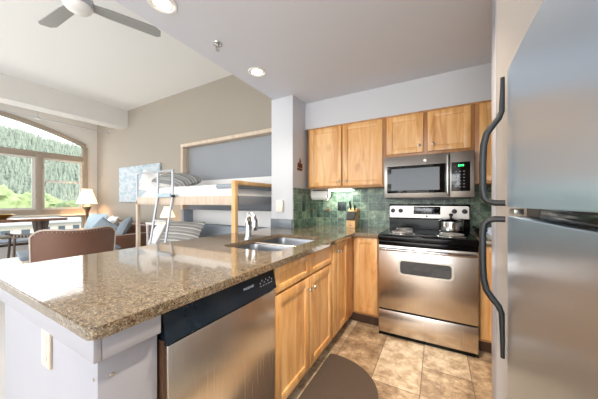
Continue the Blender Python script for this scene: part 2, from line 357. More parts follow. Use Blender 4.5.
ORG = {}
def tag(o, label=None, cat=None, group=None, kind=None):
    if label: o['label'] = label
    if cat: o['category'] = cat
    if group: o['group'] = group
    if kind: o['kind'] = kind
    return o
def thing(name, loc, label, cat, group=None, rz=0):
    o = bpy.data.objects.new(name, None); o.empty_display_size = .05; o.location = loc; o.rotation_euler = (0, 0, rz)
    COL.objects.link(o); ORG[o.name] = Vector(loc); return tag(o, label, cat, group)
def obj(name, mb, mat, parent=None, loc=None, smooth=True, label=None, local=False, angle=35):
    """links the collected shapes as ONE mesh object; shapes are in world coordinates unless local"""
    me = bpy.data.meshes.new(name); org = Vector((0, 0, 0))
    if parent is not None: org = ORG[parent.name]
    elif loc is not None: org = Vector(loc)
    if not local: bmesh.ops.translate(mb.bm, verts=mb.bm.verts, vec=-org)
    mb.bm.to_mesh(me); mb.bm.free()
    if smooth:
        me.shade_smooth()
        try: me.set_sharp_from_angle(angle=R(angle))
        except Exception: pass
    me.materials.append(M[mat])
    o = bpy.data.objects.new(name, me); COL.objects.link(o)
    if parent is not None: o.parent = parent
    else: o.location = org
    ORG[o.name] = org
    if label: o['label'] = label
    return o
def struct(name, mb, mat, parent=None):
    o = obj(name, mb, mat, parent)
    if parent is None: o['kind'] = 'structure'
    return o
def copy_tree(o, parent=None):
    c = o.copy(); COL.objects.link(c); ORG[c.name] = ORG.get(o.name, Vector())
    if parent is not None: c.parent = parent
    for ch in [x for x in bpy.data.objects if x.parent == o]: copy_tree(ch, c)
    return c
def text_mesh(body, size, depth, mtx):
    cu = bpy.data.curves.new('lettering', 'FONT'); cu.body = body; cu.size = size; cu.extrude = depth; cu.align_x = 'CENTER'; cu.align_y = 'CENTER'
    o = bpy.data.objects.new('lettering', cu); COL.objects.link(o); bpy.context.view_layer.update()
    me = bpy.data.meshes.new_from_object(o.evaluated_get(bpy.context.evaluated_depsgraph_get()))
    bpy.data.objects.remove(o); bpy.data.curves.remove(cu); mb = MB(); t = bmesh.new(); t.from_mesh(me); bpy.data.meshes.remove(me)
    return mb.add(t, mtx)

YB = 3.04      # back wall
CT = .914      # counter top height
# ================================================================ THE ROOM
struct('floor', MB().box(-1.45, 1.2, -3.5, 3.2, -.12, 0), 'floor')
struct('floor', MB().box(-8.0, -1.45, -3.5, 3.2, -.12, 0), 'carpet')
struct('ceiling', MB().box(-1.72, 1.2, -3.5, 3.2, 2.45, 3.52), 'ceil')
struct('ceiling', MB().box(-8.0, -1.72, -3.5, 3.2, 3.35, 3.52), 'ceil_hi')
struct('wall_back', MB().box(-8.0, -1.6, YB, 3.2, 0, 3.35), 'wall_taupe')
struct('wall_back', MB().box(-1.6, 1.2, YB, 3.2, 0, 2.45), 'wall_white')
struct('wall_right', MB().box(1.05, 1.2, -3.5, YB, 0, 2.45), 'wall_white')
struct('wall_column', MB().box(-1.74, -1.44, 2.42, YB, 0, 2.45, .006), 'wall_white')
struct('wall_pantry', MB().box(.244, 1.05, 1.460, 1.560, 0, 2.45), 'wall_end')
struct('trim_3', MB().box(.240, .244, 1.460, 1.560, 0, 2.45, .001), 'white_paint')
struct('wall_soffit', MB().box(-1.44, 1.05, 2.725, YB, 2.125, 2.45), 'wall_white')
struct('trim_1', MB().box(-6.6, -6.27, -3.5, YB, 2.945, 3.35), 'wall_pale')   # dropped beam in front of the window
struct('wall_backsplash', MB().box(-1.432, 1.05, YB-.012, YB, CT, 1.385), 'tile')
struct('wall_backsplash', MB().box(-1.44, -1.43, 2.42, YB, CT, 1.385), 'tile')
bs = MB()
for x in (-1.25, -.85): bs.box(x-.018, x+.018, YB-.018, YB-.012, 1.096, 1.132, .002)
bs.box(-1.43, -1.424, 2.87, 2.905, 1.096, 1.132, .002)
struct('trim_2', bs, 'copper')
# window wall with its arched opening
XW = -7.79
def arch(y): return 3.13 - .098*(y-.6)**2
w = MB(); N = 22
def prism_yz(poly, m, x0, x1): m.prism(poly, x0, x1, plane='yz')
y0, y1, zs = -1.6, 2.8, .47
w.box(XW-.2, XW, -3.5, y0, 0, 3.35); w.box(XW-.2, XW, y1, YB, 0, 3.35); w.box(XW-.2, XW, y0, y1, 0, zs)
for i in range(N):
    a = y0+(y1-y0)*i/N; b = y0+(y1-y0)*(i+1)/N
    prism_yz([(a, arch(a)), (b, arch(b)), (b, 3.35), (a, 3.35)], w, XW-.2, XW)
struct('wall_left', w, 'wall_pale')
win = tag(thing('window_1', (XW, .6, 1.7), None, None), kind='structure')
fr = MB()
ap = [(y0+(y1-y0)*i/N) for i in range(N+1)]
for a, b in zip(ap, ap[1:]): prism_yz([(a, arch(a)-.055), (b, arch(b)-.055), (b, arch(b)+.03), (a, arch(a)+.03)], fr, XW-.1, XW+.03)
fr.box(XW-.1, XW+.03, y1-.06, y1+.03, zs, arch(y1)-.05); fr.box(XW-.1, XW+.03, y0-.03, y0+.06, zs, arch(y0)-.05)
for z0_, z1_ in ((2.235, 2.36), (.86, 1.05), (zs-.03, zs+.05)): fr.box(XW-.098, XW+.026, y0+.055, y1-.055, z0_, z1_, .004)
for ym in (1.955, .6, -.755): fr.box(XW-.1, XW+.035, ym-.05, ym+.05, zs, 2.3, .008)
obj('window_frame', fr, 'frame_taupe', win)
sa = MB()
bays = [(y0+.06, -.805), (-.705, .55), (.65, 1.905), (2.005, y1-.06)]
for a, b in bays:
    sa.box(XW-.07, XW-.02, a, a+.05, 1.05, 2.235); sa.box(XW-.07, XW-.02, b-.05, b, 1.05, 2.235)
    sa.box(XW-.07, XW-.022, a+.049, b-.049, 1.05, 1.10); sa.box(XW-.07, XW-.022, a+.049, b-.049, 2.19, 2.235)
for a, b in (bays[3], bays[0]): sa.box(XW-.07, XW-.022, a+.049, b-.049, 1.68, 1.73)
obj('window_sash', sa, 'frame_white', win)
gl = MB(); gl.box(XW-.055, XW-.05, y0, y1, zs, 2.3)
pa = [(y0, 2.3), (y1, 2.3)] + [(a, arch(a)) for a in reversed(ap)]
prism_yz(pa, gl, XW-.055, XW-.05)
obj('window_pane', gl, 'glass', win, smooth=False)
obj('window_sill', MB().box(XW, XW+.12, y0-.05, y1+.05, .90, .935, .006), 'frame_white', win)
# curtain rail
cr_ = thing('curtain_rail', (XW+.5, .9, 2.93), 'thin grey curtain rail hanging under the beam above the arched window', 'rail')
obj('rail', MB().cyl((XW+.75, -1.5, 2.925), (XW+.75, 3.0, 2.925), .010), 'tube', cr_)
for y in (-.8, 1.75): obj('bracket', MB().cyl((XW+.75, y, 2.925), (XW+.75, y, 3.35), .006).box(XW+.72, XW+.78, y-.03, y+.03, 2.905, 2.945, .004), 'tube', cr_)

# ================================================================ KITCHEN: cabinets
def shaker(mb, axis, u0, u1, z0, z1, face, th=.020, rail=.056, out=1):
    """a framed door: axis 'x' -> spans x, face at y=face looking to -y; axis 'y' -> spans y, face at x=face looking +x"""
    def B(a0, a1, c0, c1, d0, d1, bev):
        if axis == 'x': mb.box(a0, a1, face+d0, face+d1, c0, c1, bev)
        else: mb.box(face-d1, face-d0, a0, a1, c0, c1, bev)
    B(u0+rail-.01, u1-rail+.01, z0+rail-.01, z1-rail+.01, .009, th, 0)
    B(u0, u0+rail, z0, z1, 0, th, .003); B(u1-rail, u1, z0, z1, 0, th, .003)
    B(u0+rail, u1-rail, z0, z0+rail, 0, th, .003); B(u0+rail, u1-rail, z1-rail, z1, 0, th, .003)
    return mb
def knob_mb(p, d):
    return MB().lathe(p, [(.0001, 0), (.006, 0), (.005, .012), (.012, .017), (.0145, .022), (.013, .028), (.006, .031), (.0001, .032)], 18, d)

XF = -.735
# peninsula counter, L-shaped and running to the range
def rounded(poly, idx, r):
    out = []
    for i, p in enumerate(poly):
        if i in idx:
            a = Vector(poly[i-1]); b = Vector(poly[(i+1) % len(poly)]); p_ = Vector(p)
            d1 = (a-p_).normalized(); d2 = (b-p_).normalized(); s_ = p_+d1*r; e_ = p_+d2*r; c = p_+d1*r+d2*r
            for k in range(7):
                t = k/6*math.pi/2; out.append(tuple(c - d2*r*math.cos(t) - d1*r*math.sin(t)))
        else: out.append(p)
    return out
SINKP = [(-1.30, 1.215), (-.875, 1.255), (-.845, 1.33), (-.845, 1.93), (-.88, 1.985), (-1.30, 1.985)]
def counter_with_hole():
    outer = rounded([(-1.77, .265), (-.712, .265), (-.712, 2.40), (-.482, 2.40), (-.482, YB-.014), (-1.428, YB-.014), (-1.428, 2.415), (-1.77, 2.415)], {0, 1}, .03)
    hole = rounded([(-1.315, 1.225), (-.855, 1.225), (-.855, 1.965), (-1.315, 1.965)], {0, 1, 2, 3}, .07)
    t = bmesh.new()
    for z in (CT-.031, CT):
        vo = [t.verts.new((x, y, z)) for x, y in outer]; vh = [t.verts.new((x, y, z)) for x, y in hole]
        eo = [t.edges.new((vo[i], vo[(i+1) % len(vo)])) for i in range(len(vo))]; eh = [t.edges.new((vh[i], vh[(i+1) % len(vh)])) for i in range(len(vh))]
        bmesh.ops.triangle_fill(t, use_beauty=True, use_dissolve=False, edges=eo+eh)
        if z == CT-.031: lo = (vo, vh)
    for a, b in zip(lo, (vo, vh)):
        for i in range(len(a)):
            j = (i+1) % len(a); t.faces.new((a[i], a[j], b[j], b[i]))
    bmesh.ops.recalc_face_normals(t, faces=t.faces[:])
    es = [e for e in t.edges if len(e.link_faces) == 2 and e.calc_face_angle(0) > .8 and abs(e.verts[0].co.z-CT) < 1e-4 and abs(e.verts[1].co.z-CT) < 1e-4]
    bmesh.ops.bevel(t, geom=es, offset=.004, segments=2, affect='EDGES')
    return MB().add(t)
tag(obj('countertop', counter_with_hole(), 'granite', loc=(-1.2, 1.3, CT-.031), smooth=False), 'long speckled brown granite worktop of the peninsula holding the sink', 'countertop', 'granite worktops')
tag(obj('countertop', MB().box(.292, 1.045, 2.40, YB-.014, CT-.031, CT, .004), 'granite', loc=(.6, 2.7, CT-.031)), 'short granite worktop between the range and the fridge wall', 'countertop', 'granite worktops')
tag(obj('granite_upstand', MB().box(-1.735, -1.442, 2.398, 2.42, CT, CT+.108, .003), 'granite_tinted', loc=(-1.59, 2.41, CT)), 'short granite upstand at the foot of the white column', 'upstand')

# white half wall under the peninsula end
hw = thing('peninsula_base', (-1.15, .6, 0), 'white painted boxed base holding up the near end of the granite peninsula', 'cabinet base')
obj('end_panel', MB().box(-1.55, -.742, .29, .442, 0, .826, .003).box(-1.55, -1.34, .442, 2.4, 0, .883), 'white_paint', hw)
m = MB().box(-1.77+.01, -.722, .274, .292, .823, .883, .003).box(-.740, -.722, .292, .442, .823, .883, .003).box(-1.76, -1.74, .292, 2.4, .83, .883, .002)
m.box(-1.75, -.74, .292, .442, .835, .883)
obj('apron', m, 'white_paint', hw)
for z in (.15, .35, .55, .765): obj('screw', MB().lathe((-.742, .322, z), [(.0001, 0), (.006, 0), (.005, .002), (.0001, .003)], 12, (1, 0, 0)), 'nickel', hw, label='small bright screw head')
for z in (.2, .5, .765): obj('screw', MB().lathe((-.76, .29, z), [(.0001, 0), (.005, 0), (.004, .002), (.0001, .003)], 12, (0, -1, 0)), 'nickel', hw, label='small bright screw head')
m = MB().box(-1.105, -1.035, .282, .29, .70, .818, .003)
ot = thing('electrical_outlet', (-1.07, .29, .70), 'beige double electrical outlet on the white end of the peninsula', 'outlet')
obj('cover_plate', m, 'beige_plastic', ot)
m = MB()
for z in (.735, .785): obj('socket', MB().lathe((-1.07, .282, z), [(.0001, 0), (.017, 0), (.017, .003), (.014, .004), (.0001, .004)], 20, (0, -1, 0)), 'ivory', ot)

# dishwasher
dw = thing('dishwasher', (-1.02, .745, 0), 'stainless steel dishwasher with black control strip under the peninsula worktop', 'dishwasher')
obj('body', MB().box(-1.30, -.765, .452, 1.045, .09, .872), 'black_sat', dw)
obj('door', MB().box(-.765, -.722, .462, 1.04, .10, .772, .006), 'steel', dw)
obj('edge_strip', MB().box(-.78, -.728, .450, .461, .05, .79), 'toe', dw, label='dark wooden filler strip')
# control strip: slanted, top leaning out
m = MB().prism([(-.765, .776), (-.722, .776), (-.716, .782), (-.722, .800), (-.738, .868), (-.765, .872)], .455, 1.042, plane='xz')
cp = obj('control_panel', m, 'dw_panel', dw)
obj('handle_pocket', MB().box(-.7245, -.7215, .79, .90, .784, .790, .001), 'steel', cp, label='narrow bright slot')
def on_strip(y, z):   # point and frame on the slanted strip face
    t = (z-.800)/.068; return (-.722-.016*t+.0006, y, z)
for k in range(7):
    p = on_strip(.925+.015*k, .835 + (.006 if k % 2 else -.004)); obj('button', MB().box(p[0]-.001, p[0]+.0005, p[1]-.004, p[1]+.004, p[2]-.004, p[2]+.004), 'grey_ink', cp)
for k in range(5):
    p = on_strip(.925+.021*k, .818); obj('button', MB().box(p[0]-.001, p[0]+.0005, p[1]-.006, p[1]+.006, p[2]-.002, p[2]+.002), 'grey_ink', cp)
tl = math.atan2(.016, .068)
mt = Matrix.Translation(Vector(on_strip(.845, .836))) @ Euler((R(90), 0, R(90))).to_matrix().to_4x4() @ Matrix.Rotation(-tl, 4, 'X')
obj('lettering', text_mesh('FRIGIDAIRE', .0135, .0004, mt), 'white_ink', cp)
obj('kick_plate', MB().box(-.85, -.79, .452, 1.045, .0, .09), 'black_sat', dw)

# peninsula cabinets
sc_ = thing('base_cabinet', (-1.03, 1.46, 0), 'honey maple sink base cabinet with two doors under two false drawers', 'cabinet', 'maple base cabinets')
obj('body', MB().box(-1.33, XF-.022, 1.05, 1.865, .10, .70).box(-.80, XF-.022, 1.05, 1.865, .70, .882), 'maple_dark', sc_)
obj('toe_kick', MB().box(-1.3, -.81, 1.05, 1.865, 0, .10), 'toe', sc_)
for k, (a, b) in enumerate(((1.062, 1.452), (1.465, 1.852))):
    d = obj('false_drawer', shaker(MB(), 'y', a, b, .735, .872, XF, rail=.036), 'maple', sc_)
    d = obj('door', shaker(MB(), 'y', a, b, .112, .722, XF), 'maple', sc_)
    obj('knob', knob_mb((XF, 1.428 if k == 0 else 1.492, .648), (1, 0, 0)), 'nickel', d)
nc = thing('base_cabinet', (-1.03, 2.06, 0), 'narrow maple base cabinet of two slim full height doors in the corner', 'cabinet', 'maple base cabinets')
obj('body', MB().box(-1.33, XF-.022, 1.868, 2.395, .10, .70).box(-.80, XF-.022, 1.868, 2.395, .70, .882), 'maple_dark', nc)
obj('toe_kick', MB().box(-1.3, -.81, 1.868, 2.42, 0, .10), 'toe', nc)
obj('door', MB().box(XF-.02, XF, 1.880, 1.972, .112, .872, .003), 'maple', nc)
obj('knob', knob_mb((XF, 1.945, .808), (1, 0, 0)), 'nickel', nc)
d = obj('door', shaker(MB(), 'y', 1.985, 2.235, .112, .872, XF, rail=.048), 'maple', nc)
obj('knob', knob_mb((XF, 2.015, .80), (1, 0, 0)), 'nickel', d)
obj('filler', MB().box(XF-.02, XF-.002, 2.245, 2.41, .10, .872), 'maple_dark', nc)
cc = thing('base_cabinet', (-.62, 2.73, 0), 'maple corner base cabinet with one tall door left of the range', 'cabinet', 'maple base cabinets')
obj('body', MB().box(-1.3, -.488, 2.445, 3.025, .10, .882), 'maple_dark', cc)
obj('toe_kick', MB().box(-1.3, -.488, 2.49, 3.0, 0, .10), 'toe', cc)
obj('door', shaker(MB(), 'x', -.728, -.500, .125, .868, 2.425), 'maple', cc)
rc = thing('base_cabinet', (.65, 2.73, 0), 'maple base cabinet right of the range beside the fridge wall', 'cabinet', 'maple base cabinets')
obj('body', MB().box(.295, 1.04, 2.445, 3.025, .10, .882), 'maple_dark', rc)
obj('toe_kick', MB().box(.30, 1.04, 2.49, 3.0, 0, .10), 'toe', rc)
obj('door', shaker(MB(), 'x', .302, .72, .125, .868, 2.425), 'maple', rc)

# upper cabinets
def upper(x0, x1, z0, z1, doors, label, loc):
    u = thing('wall_cabinet', loc, label, 'cabinet', 'maple wall cabinets')
    obj('body', MB().box(x0, x1, 2.732, YB-.004, z0, z1, .002), 'maple_dark', u)
    obj('top_rail', MB().box(x0, x1, 2.722, 2.732, z1-.018, z1), 'maple_dark', u)
    for a, b, kx in doors:
        d = obj('door', shaker(MB(), 'x', a, b, z0+.022 if z0 < 1.5 else z0+.035, z1-.022, 2.710), 'maple', u)
        obj('knob', knob_mb((kx, 2.710, z0+.075 if z0 < 1.5 else z0+.10), (0, -1, 0)), 'nickel', d)
    return u
upper(-1.40, -.483, 1.385, 2.123, [(-1.372, -.966, -.995), (-.944, -.507, -.905)], 'large maple wall cabinet with two doors left of the microwave', (-.94, 2.88, 1.385))
upper(-.481, .296, 1.68, 2.123, [(-.462, -.118, -.155), (-.080, .268, -.035)], 'short maple wall cabinet with two doors above the microwave', (-.09, 2.88, 1.68))
upper(.298, 1.045, 1.385, 2.123, [(.33, .68, .645)], 'maple wall cabinet between the microwave and the fridge wall', (.67, 2.88, 1.385))
ul = thing('under_cabinet_light', (-1.05, 2.90, 1.36), 'glowing slim fluorescent light under the left wall cabinet', 'light')
obj('housing', MB().box(-1.20, -.87, 2.87, 2.95, 1.370, 1.385, .003), 'ivory', ul)
obj('diffuser', MB().box(-1.19, -.88, 2.862, 2.94, 1.358, 1.371, .004), 'tube_light', ul)
area_light('under_cabinet_glow', (-1.04, 2.90, 1.352), (0, 0.12, -1), .3, .06, 1.2, (.93, 1, .93))

# microwave
mw = thing('microwave', (-.095, 2.84, 1.257), 'stainless steel over-range microwave with black glass door and keypad', 'microwave')
Y = 2.64
obj('body', MB().box(-.474, .288, Y+.022, 3.03, 1.257, 1.676, .003), 'black_sat', mw)
dr = obj('door', MB().box(-.474, .100, Y, Y+.024, 1.262, 1.674, .004), 'steel_h', mw)
obj('window', MB().box(-.445, .070, Y-.004, Y+.004, 1.308, 1.578, .002), 'black_gloss', dr)
obj('inner_screen', MB().box(-.405, .02, Y-.0048, Y-.0035, 1.335, 1.55), 'dw_panel', dr)
m = MB().tube([(.088, Y-.002, 1.285), (.086, Y-.028, 1.292), (.084, Y-.034, 1.33), (.084, Y-.034, 1.61), (.086, Y-.028, 1.645), (.088, Y-.002, 1.65)], .010, 12)
obj('handle', m, 'chrome', dr)
obj('badge', MB().lathe((-.10, Y, 1.622), [(.0001, 0), (.015, 0), (.015, .002), (.012, .003), (.0001, .003)], 24, (0, -1, 0)), 'nickel', dr)
cpn = obj('control_panel', MB().box(.103, .288, Y, Y+.024, 1.262, 1.674, .004), 'steel_h', mw)
kp = obj('keypad', MB().box(.113, .256, Y-.004, Y+.003, 1.318, 1.580, .002), 'black_gloss', mw)
m = MB()
for r_ in range(6):
    for c_ in range(3):
        if r_ < 1 and c_ == 1: pass
        x = .150+.030*c_; z = 1.495-.028*r_; obj('key', MB().box(x-.007, x+.007, Y-.0050, Y-.0038, z-.004, z+.004), 'grey_ink', kp)
m = MB()
for dx in (-.016, -.005, .008, .019): m.box(.186+dx-.0035, .186+dx+.0035, Y-.0052, Y-.0038, 1.541, 1.556)
obj('display', m, 'green_led', kp)
obj('vent_underside', MB().box(-.45, .265, Y+.05, 2.98, 1.249, 1.258), 'black_sat', mw)

# range
rg = thing('range', (-.095, 2.68, 0), 'stainless steel electric range with coil burners and black cooktop', 'stove')
X0, X1 = -.474, .284
obj('body', MB().box(X0, X1, 2.375, 3.02, .035, .885, .003), 'black', rg)
for x in (X0+.05, X1-.05):
    for y in (2.42, 2.96): obj('foot', MB().cyl((x, y, 0), (x, y, .036), .018), 'black_sat', rg)
od = obj('oven_door', MB().box(X0+.003, X1-.003, 2.34, 2.374, .252, .828, .006), 'steel', rg)
obj('trim_panel', MB().box(X0+.003, X1-.003, 2.345, 2.374, .832, .868, .003), 'black', rg)
m = MB()
m.prism(rounded([(-.30, .575), (.118, .575), (.118, .712), (-.30, .712)], {0, 1, 2, 3}, .03), 2.3385, 2.342, plane='xz')
fw = obj('window_frame', m, 'nickel', od)
obj('window', MB().prism(rounded([(-.285, .588), (.103, .588), (.103, .70), (-.285, .70)], {0, 1, 2, 3}, .025), 2.336, 2.3388, plane='xz'), 'black_gloss', od)
m = MB().tube([(X0+.02, 2.338, .795), (X0+.03, 2.30, .80), (X0+.07, 2.287, .802), (-.095, 2.282, .803), (X1-.07, 2.287, .802), (X1-.03, 2.30, .80), (X1-.02, 2.338, .795)], .014, 14)
obj('handle', m, 'chrome', od)
obj('storage_drawer', MB().box(X0+.003, X1-.003, 2.34, 2.374, .034, .238, .006), 'steel', rg)
obj('base_skirt', MB().box(X0+.003, X1-.003, 2.352, 2.39, .004, .034), 'black', rg)
ct = obj('cooktop', MB().box(X0-.002, X1+.002, 2.318, 3.02, .872, .922, .012, 3), 'black', rg)
for (cx, cy, r_) in ((-.295, 2.52, .098), (-.295, 2.83, .078), (.105, 2.52, .098), (.105, 2.83, .078)):
    bw = obj('drip_bowl', MB().lathe((cx, cy, .9215), [(.0001, .001), (r_*.8, .001), (r_*1.12, .006), (r_*1.2, .006), (r_*1.22, .001)], 36), 'chrome', ct)
    pts = []; T = 4.3 if r_ > .09 else 3.5
    for k in range(int(T*26)+1):
        a = k/26*2*math.pi; q = .018 + (r_-.018)*k/(T*26); pts.append((cx+q*math.cos(a), cy+q*math.sin(a), .9365))
    obj('burner_coil', MB().tube(pts, .0062, 8), 'coil', ct)
bgd = obj('backguard', MB().prism([(2.955, .915), (3.02, .915), (3.02, 1.185), (2.965, 1.195), (2.945, 1.18), (2.935, 1.045), (2.955, 1.035)], X0, X1, .0, plane='yz'), 'black', rg)
def bgp(x, z, out=.0):   # face of the slanted steel fascia
    t = (z-1.045)/.135; return (x, 2.935+.010*t-.001-out, z)
m = MB().prism(rounded([(X0+.008, 1.05), (X1-.008, 1.05), (X1-.008, 1.178), (X0+.008, 1.178)], {2, 3}, .02), 2.931, 2.94, plane='xz')
fa = obj('fascia', m, 'steel_h', bgd)
dp = obj('display_panel', MB().box(-.222, .030, 2.926, 2.932, 1.090, 1.172, .003), 'black_gloss', fa)
m = MB()
for x in (-.115, -.100, -.082): m.box(x-.005, x+.005, 2.9245, 2.9262, 1.136, 1.152)
obj('clock_digit', m, 'white_ink', dp)
m = MB()
for k in range(8):
    x = -.20+.029*k
    for z in (1.105, 1.15):
        if abs(x+.1) < .035 and z > 1.12: continue
        obj('button', MB().box(x-.006, x+.006, 2.9245, 2.9262, z-.003, z+.003), 'grey_ink', dp)
obj('badge', MB().lathe((-.095, 2.9315, 1.07), [(.0001, 0), (.009, 0), (.009, .002), (.0001, .0025)], 20, (0, -1, 0)), 'black', fa)
for x in (-.432, -.352, .152, .240):
    k = obj('knob', MB().lathe((x, 2.931, 1.125), [(.0001, 0), (.024, 0), (.023, .010), (.020, .012), (.018, .024), (.0001, .025)], 24, (0, -1, 0)), 'black_sat', fa)
    obj('knob_grip', MB().box(x-.004, x+.004, 2.898, 2.912, 1.105, 1.145, .002), 'black_sat', k)
# pot
pt = thing('saucepan', (.118, 2.80, .943), 'shiny steel saucepan with lid on the rear right burner', 'pot')
obj('pan', MB().lathe((.118, 2.80, .943), [(.0001, 0), (.095, 0), (.101, .006), (.102, .088), (.105, .091), (.100, .091), (.098, .008), (.0001, .006)], 40), 'chrome', pt)
l = obj('lid', MB().lathe((.118, 2.80, 1.034), [(.104, 0), (.105, .004), (.08, .016), (.04, .026), (.0001, .029), (.0001, .026), (.1, 0), (.104, 0)], 40), 'chrome', pt)
obj('knob', MB().lathe((.118, 2.80, 1.062), [(.0001, 0), (.012, 0), (.008, .012), (.016, .025), (.018, .036), (.010, .045), (.0001, .046)], 20), 'black_sat', l)
obj('handle', MB().tube([(.13, 2.700, 1.018), (.145, 2.655, 1.03), (.165, 2.60, 1.045), (.19, 2.54, 1.055)], .011, 10, flat=.6), 'black_sat', pt)

# fridge
fg = thing('refrigerator', (.60, .93, 0), 'tall stainless steel top-freezer refrigerator with black handles', 'refrigerator')
FX, FA, FB, FT = .240, .545, 1.318, 1.74
obj('cabinet', MB().box(FX+.075, 1.04, FA+.005, FB-.002, .03, FT-.012, .006), 'black_sat', fg)
obj('toe_grille', MB().box(FX+.06, FX+.09, FA+.02, FB-.02, .0, .08), 'black_sat', fg)
def fdoor(z0, z1):
    poly = []
    n = 14
    for i in range(n+1):
        y = FA + (FB-FA)*i/n; u = 2*i/n-1; poly.append((FX+.008*abs(u)**3 + (.010 if i in (0, n) else 0), y))
    poly += [(FX+.068, FB), (FX+.068, FA)]
    return MB().prism(poly, z0, z1, .0022)
up = obj('freezer_door', fdoor(1.197, FT), 'fridge_steel', fg)
lo = obj('fridge_door', fdoor(.09, 1.162), 'fridge_steel', fg)
obj('hinge', MB().box(FX+.03, FX+.11, FA, FB-.32, 1.164, 1.196, .003), 'black', fg)
obj('hinge_plate', MB().box(FX+.012, FX+.04, FB-.12, FB-.05, 1.172, 1.19, .002), 'nickel', fg)
def handle(zs):   # heights of: strip tip, strip middle, strip end, four of the bend, two of the bow, three of the lower bend, foot
    hy = FB-.045; dx = (.008, .009, .011, .020, .042, .060, .069, .072, .072, .068, .056, .032, .0)
    rs = (.007, .0085, .010, .0115, .0125, .0125, .0125, .0125, .0125, .0125, .0125, .0125, .0125)
    return MB().tube([(FX-d, hy+d*.15, z) for d, z in zip(dx, zs)], .0125, 14, rs=rs)
obj('handle', handle((1.722, 1.65, 1.585, 1.560, 1.530, 1.500, 1.455, 1.38, 1.275, 1.238, 1.220, 1.213, 1.213)), 'black_sat', up)
obj('handle', handle((.585, .68, .765, .790, .820, .850, .895, .96, 1.085, 1.122, 1.140, 1.147, 1.147)), 'black_sat', lo)

# ---------------------------------------------------------------- sink and tap
sk = thing('sink', (-1.08, 1.6, CT-.2), 'double bowl stainless steel undermount sink set in the granite peninsula', 'sink')
def bowl(x0, x1, ya, yb, depth):
    t = bmesh.new(); rings = []
    for ins, z in ((-.012, CT-.032), (0, CT-.033), (.006, CT-.06), (.012, CT-depth+.03), (.03, CT-depth+.006), (.07, CT-depth)):
        p = rounded([(x0+ins, ya+ins), (x1-ins, ya+ins), (x1-ins, yb-ins), (x0+ins, yb-ins)], {0, 1, 2, 3}, max(.02, .065-ins*.3))
        rings.append([t.verts.new((a, b, z)) for a, b in p])
    for a, b in zip(rings, rings[1:]):
        for i in range(len(a)): t.faces.new((a[i], a[(i+1) % len(a)], b[(i+1) % len(a)], b[i]))
    t.faces.new(rings[-1]); bmesh.ops.recalc_face_normals(t, faces=t.faces[:])
    mb = MB().add(t); bmesh.ops.reverse_faces(mb.bm, faces=mb.bm.faces[:]); return mb
b1 = obj('bowl', bowl(-1.315, -.855, 1.225, 1.565, .18), 'sink_steel', sk)
b2 = obj('bowl', bowl(-1.315, -.855, 1.600, 1.965, .20), 'sink_steel', sk)
obj('divider', MB().box(-1.30, -.87, 1.568, 1.597, CT-.06, CT-.020, .008, 3), 'steel', sk)
obj('drain', MB().lathe((-1.085, 1.395, CT-.181), [(.0001, .003), (.02, .003), (.042, .005), (.045, .001)], 24), 'chrome', b1)
obj('drain', MB().lathe((-1.085, 1.78, CT-.201), [(.0001, .003), (.02, .003), (.042, .005), (.045, .001)], 24), 'chrome', b2)
fc = thing('faucet', (-1.375, 1.585, CT), 'chrome single lever kitchen faucet with pull-out spray behind the sink', 'faucet')
bx, by = -1.375, 1.585
obj('base', MB().lathe((bx, by, CT), [(.0001, 0), (.033, 0), (.032, .007), (.026, .012), (.024, .02), (.023, .12), (.024, .165), (.017, .178), (.0001, .182)], 28), 'chrome', fc)
obj('spout', MB().tube([(bx, by, CT+.10), (bx+.004, by, CT+.15), (bx+.022, by-.006, CT+.185), (bx+.05, by-.012, CT+.195), (bx+.075, by-.018, CT+.180)], .022, 18, rs=[.022, .023, .025, .025, .022]), 'chrome', fc)
obj('spray_head', MB().tube([(bx+.070, by-.017, CT+.185), (bx+.082, by-.02, CT+.15), (bx+.086, by-.021, CT+.10), (bx+.086, by-.021, CT+.075)], .024, 18, rs=[.022, .026, .024, .019]), 'chrome', fc)
obj('lever', MB().tube([(bx, by, CT+.165), (bx-.006, by+.004, CT+.195), (bx-.012, by+.012, CT+.212)], .009, 12, rs=[.016, .013, .009]), 'chrome', fc)

# ---------------------------------------------------------------- small things in the kitchen
ph = thing('paper_towel_holder', (-1.31, 2.87, 1.385), 'paper towel roll holder fixed under the left wall cabinet', 'paper towel holder')
obj('roll', MB().lathe((-1.405, 2.87, 1.305), [(.022, 0), (.058, 0), (.059, .004), (.059, .206), (.058, .21), (.022, .21), (.022, 0)], 36, (1, 0, 0)), 'paper', ph, label='white paper towel roll')
obj('core', MB().lathe((-1.407, 2.87, 1.305), [(.019, 0), (.0225, 0), (.0225, .214), (.019, .214), (.019, 0)], 24, (1, 0, 0)), 'card', ph)
m = MB().cyl((-1.418, 2.87, 1.305), (-1.175, 2.87, 1.305), .008).box(-1.19, -1.178, 2.845, 2.895, 1.295, 1.385, .003).box(-1.425, -1.415, 2.845, 2.895, 1.295, 1.385, .003)
m.lathe((-1.180, 2.87, 1.305), [(.0001, 0), (.03, 0), (.03, .006), (.0001, .008)], 24, (1, 0, 0)); m.box(-1.425, -1.178, 2.85, 2.89, 1.378, 1.3845)
obj('bracket', m, 'ivory', ph)

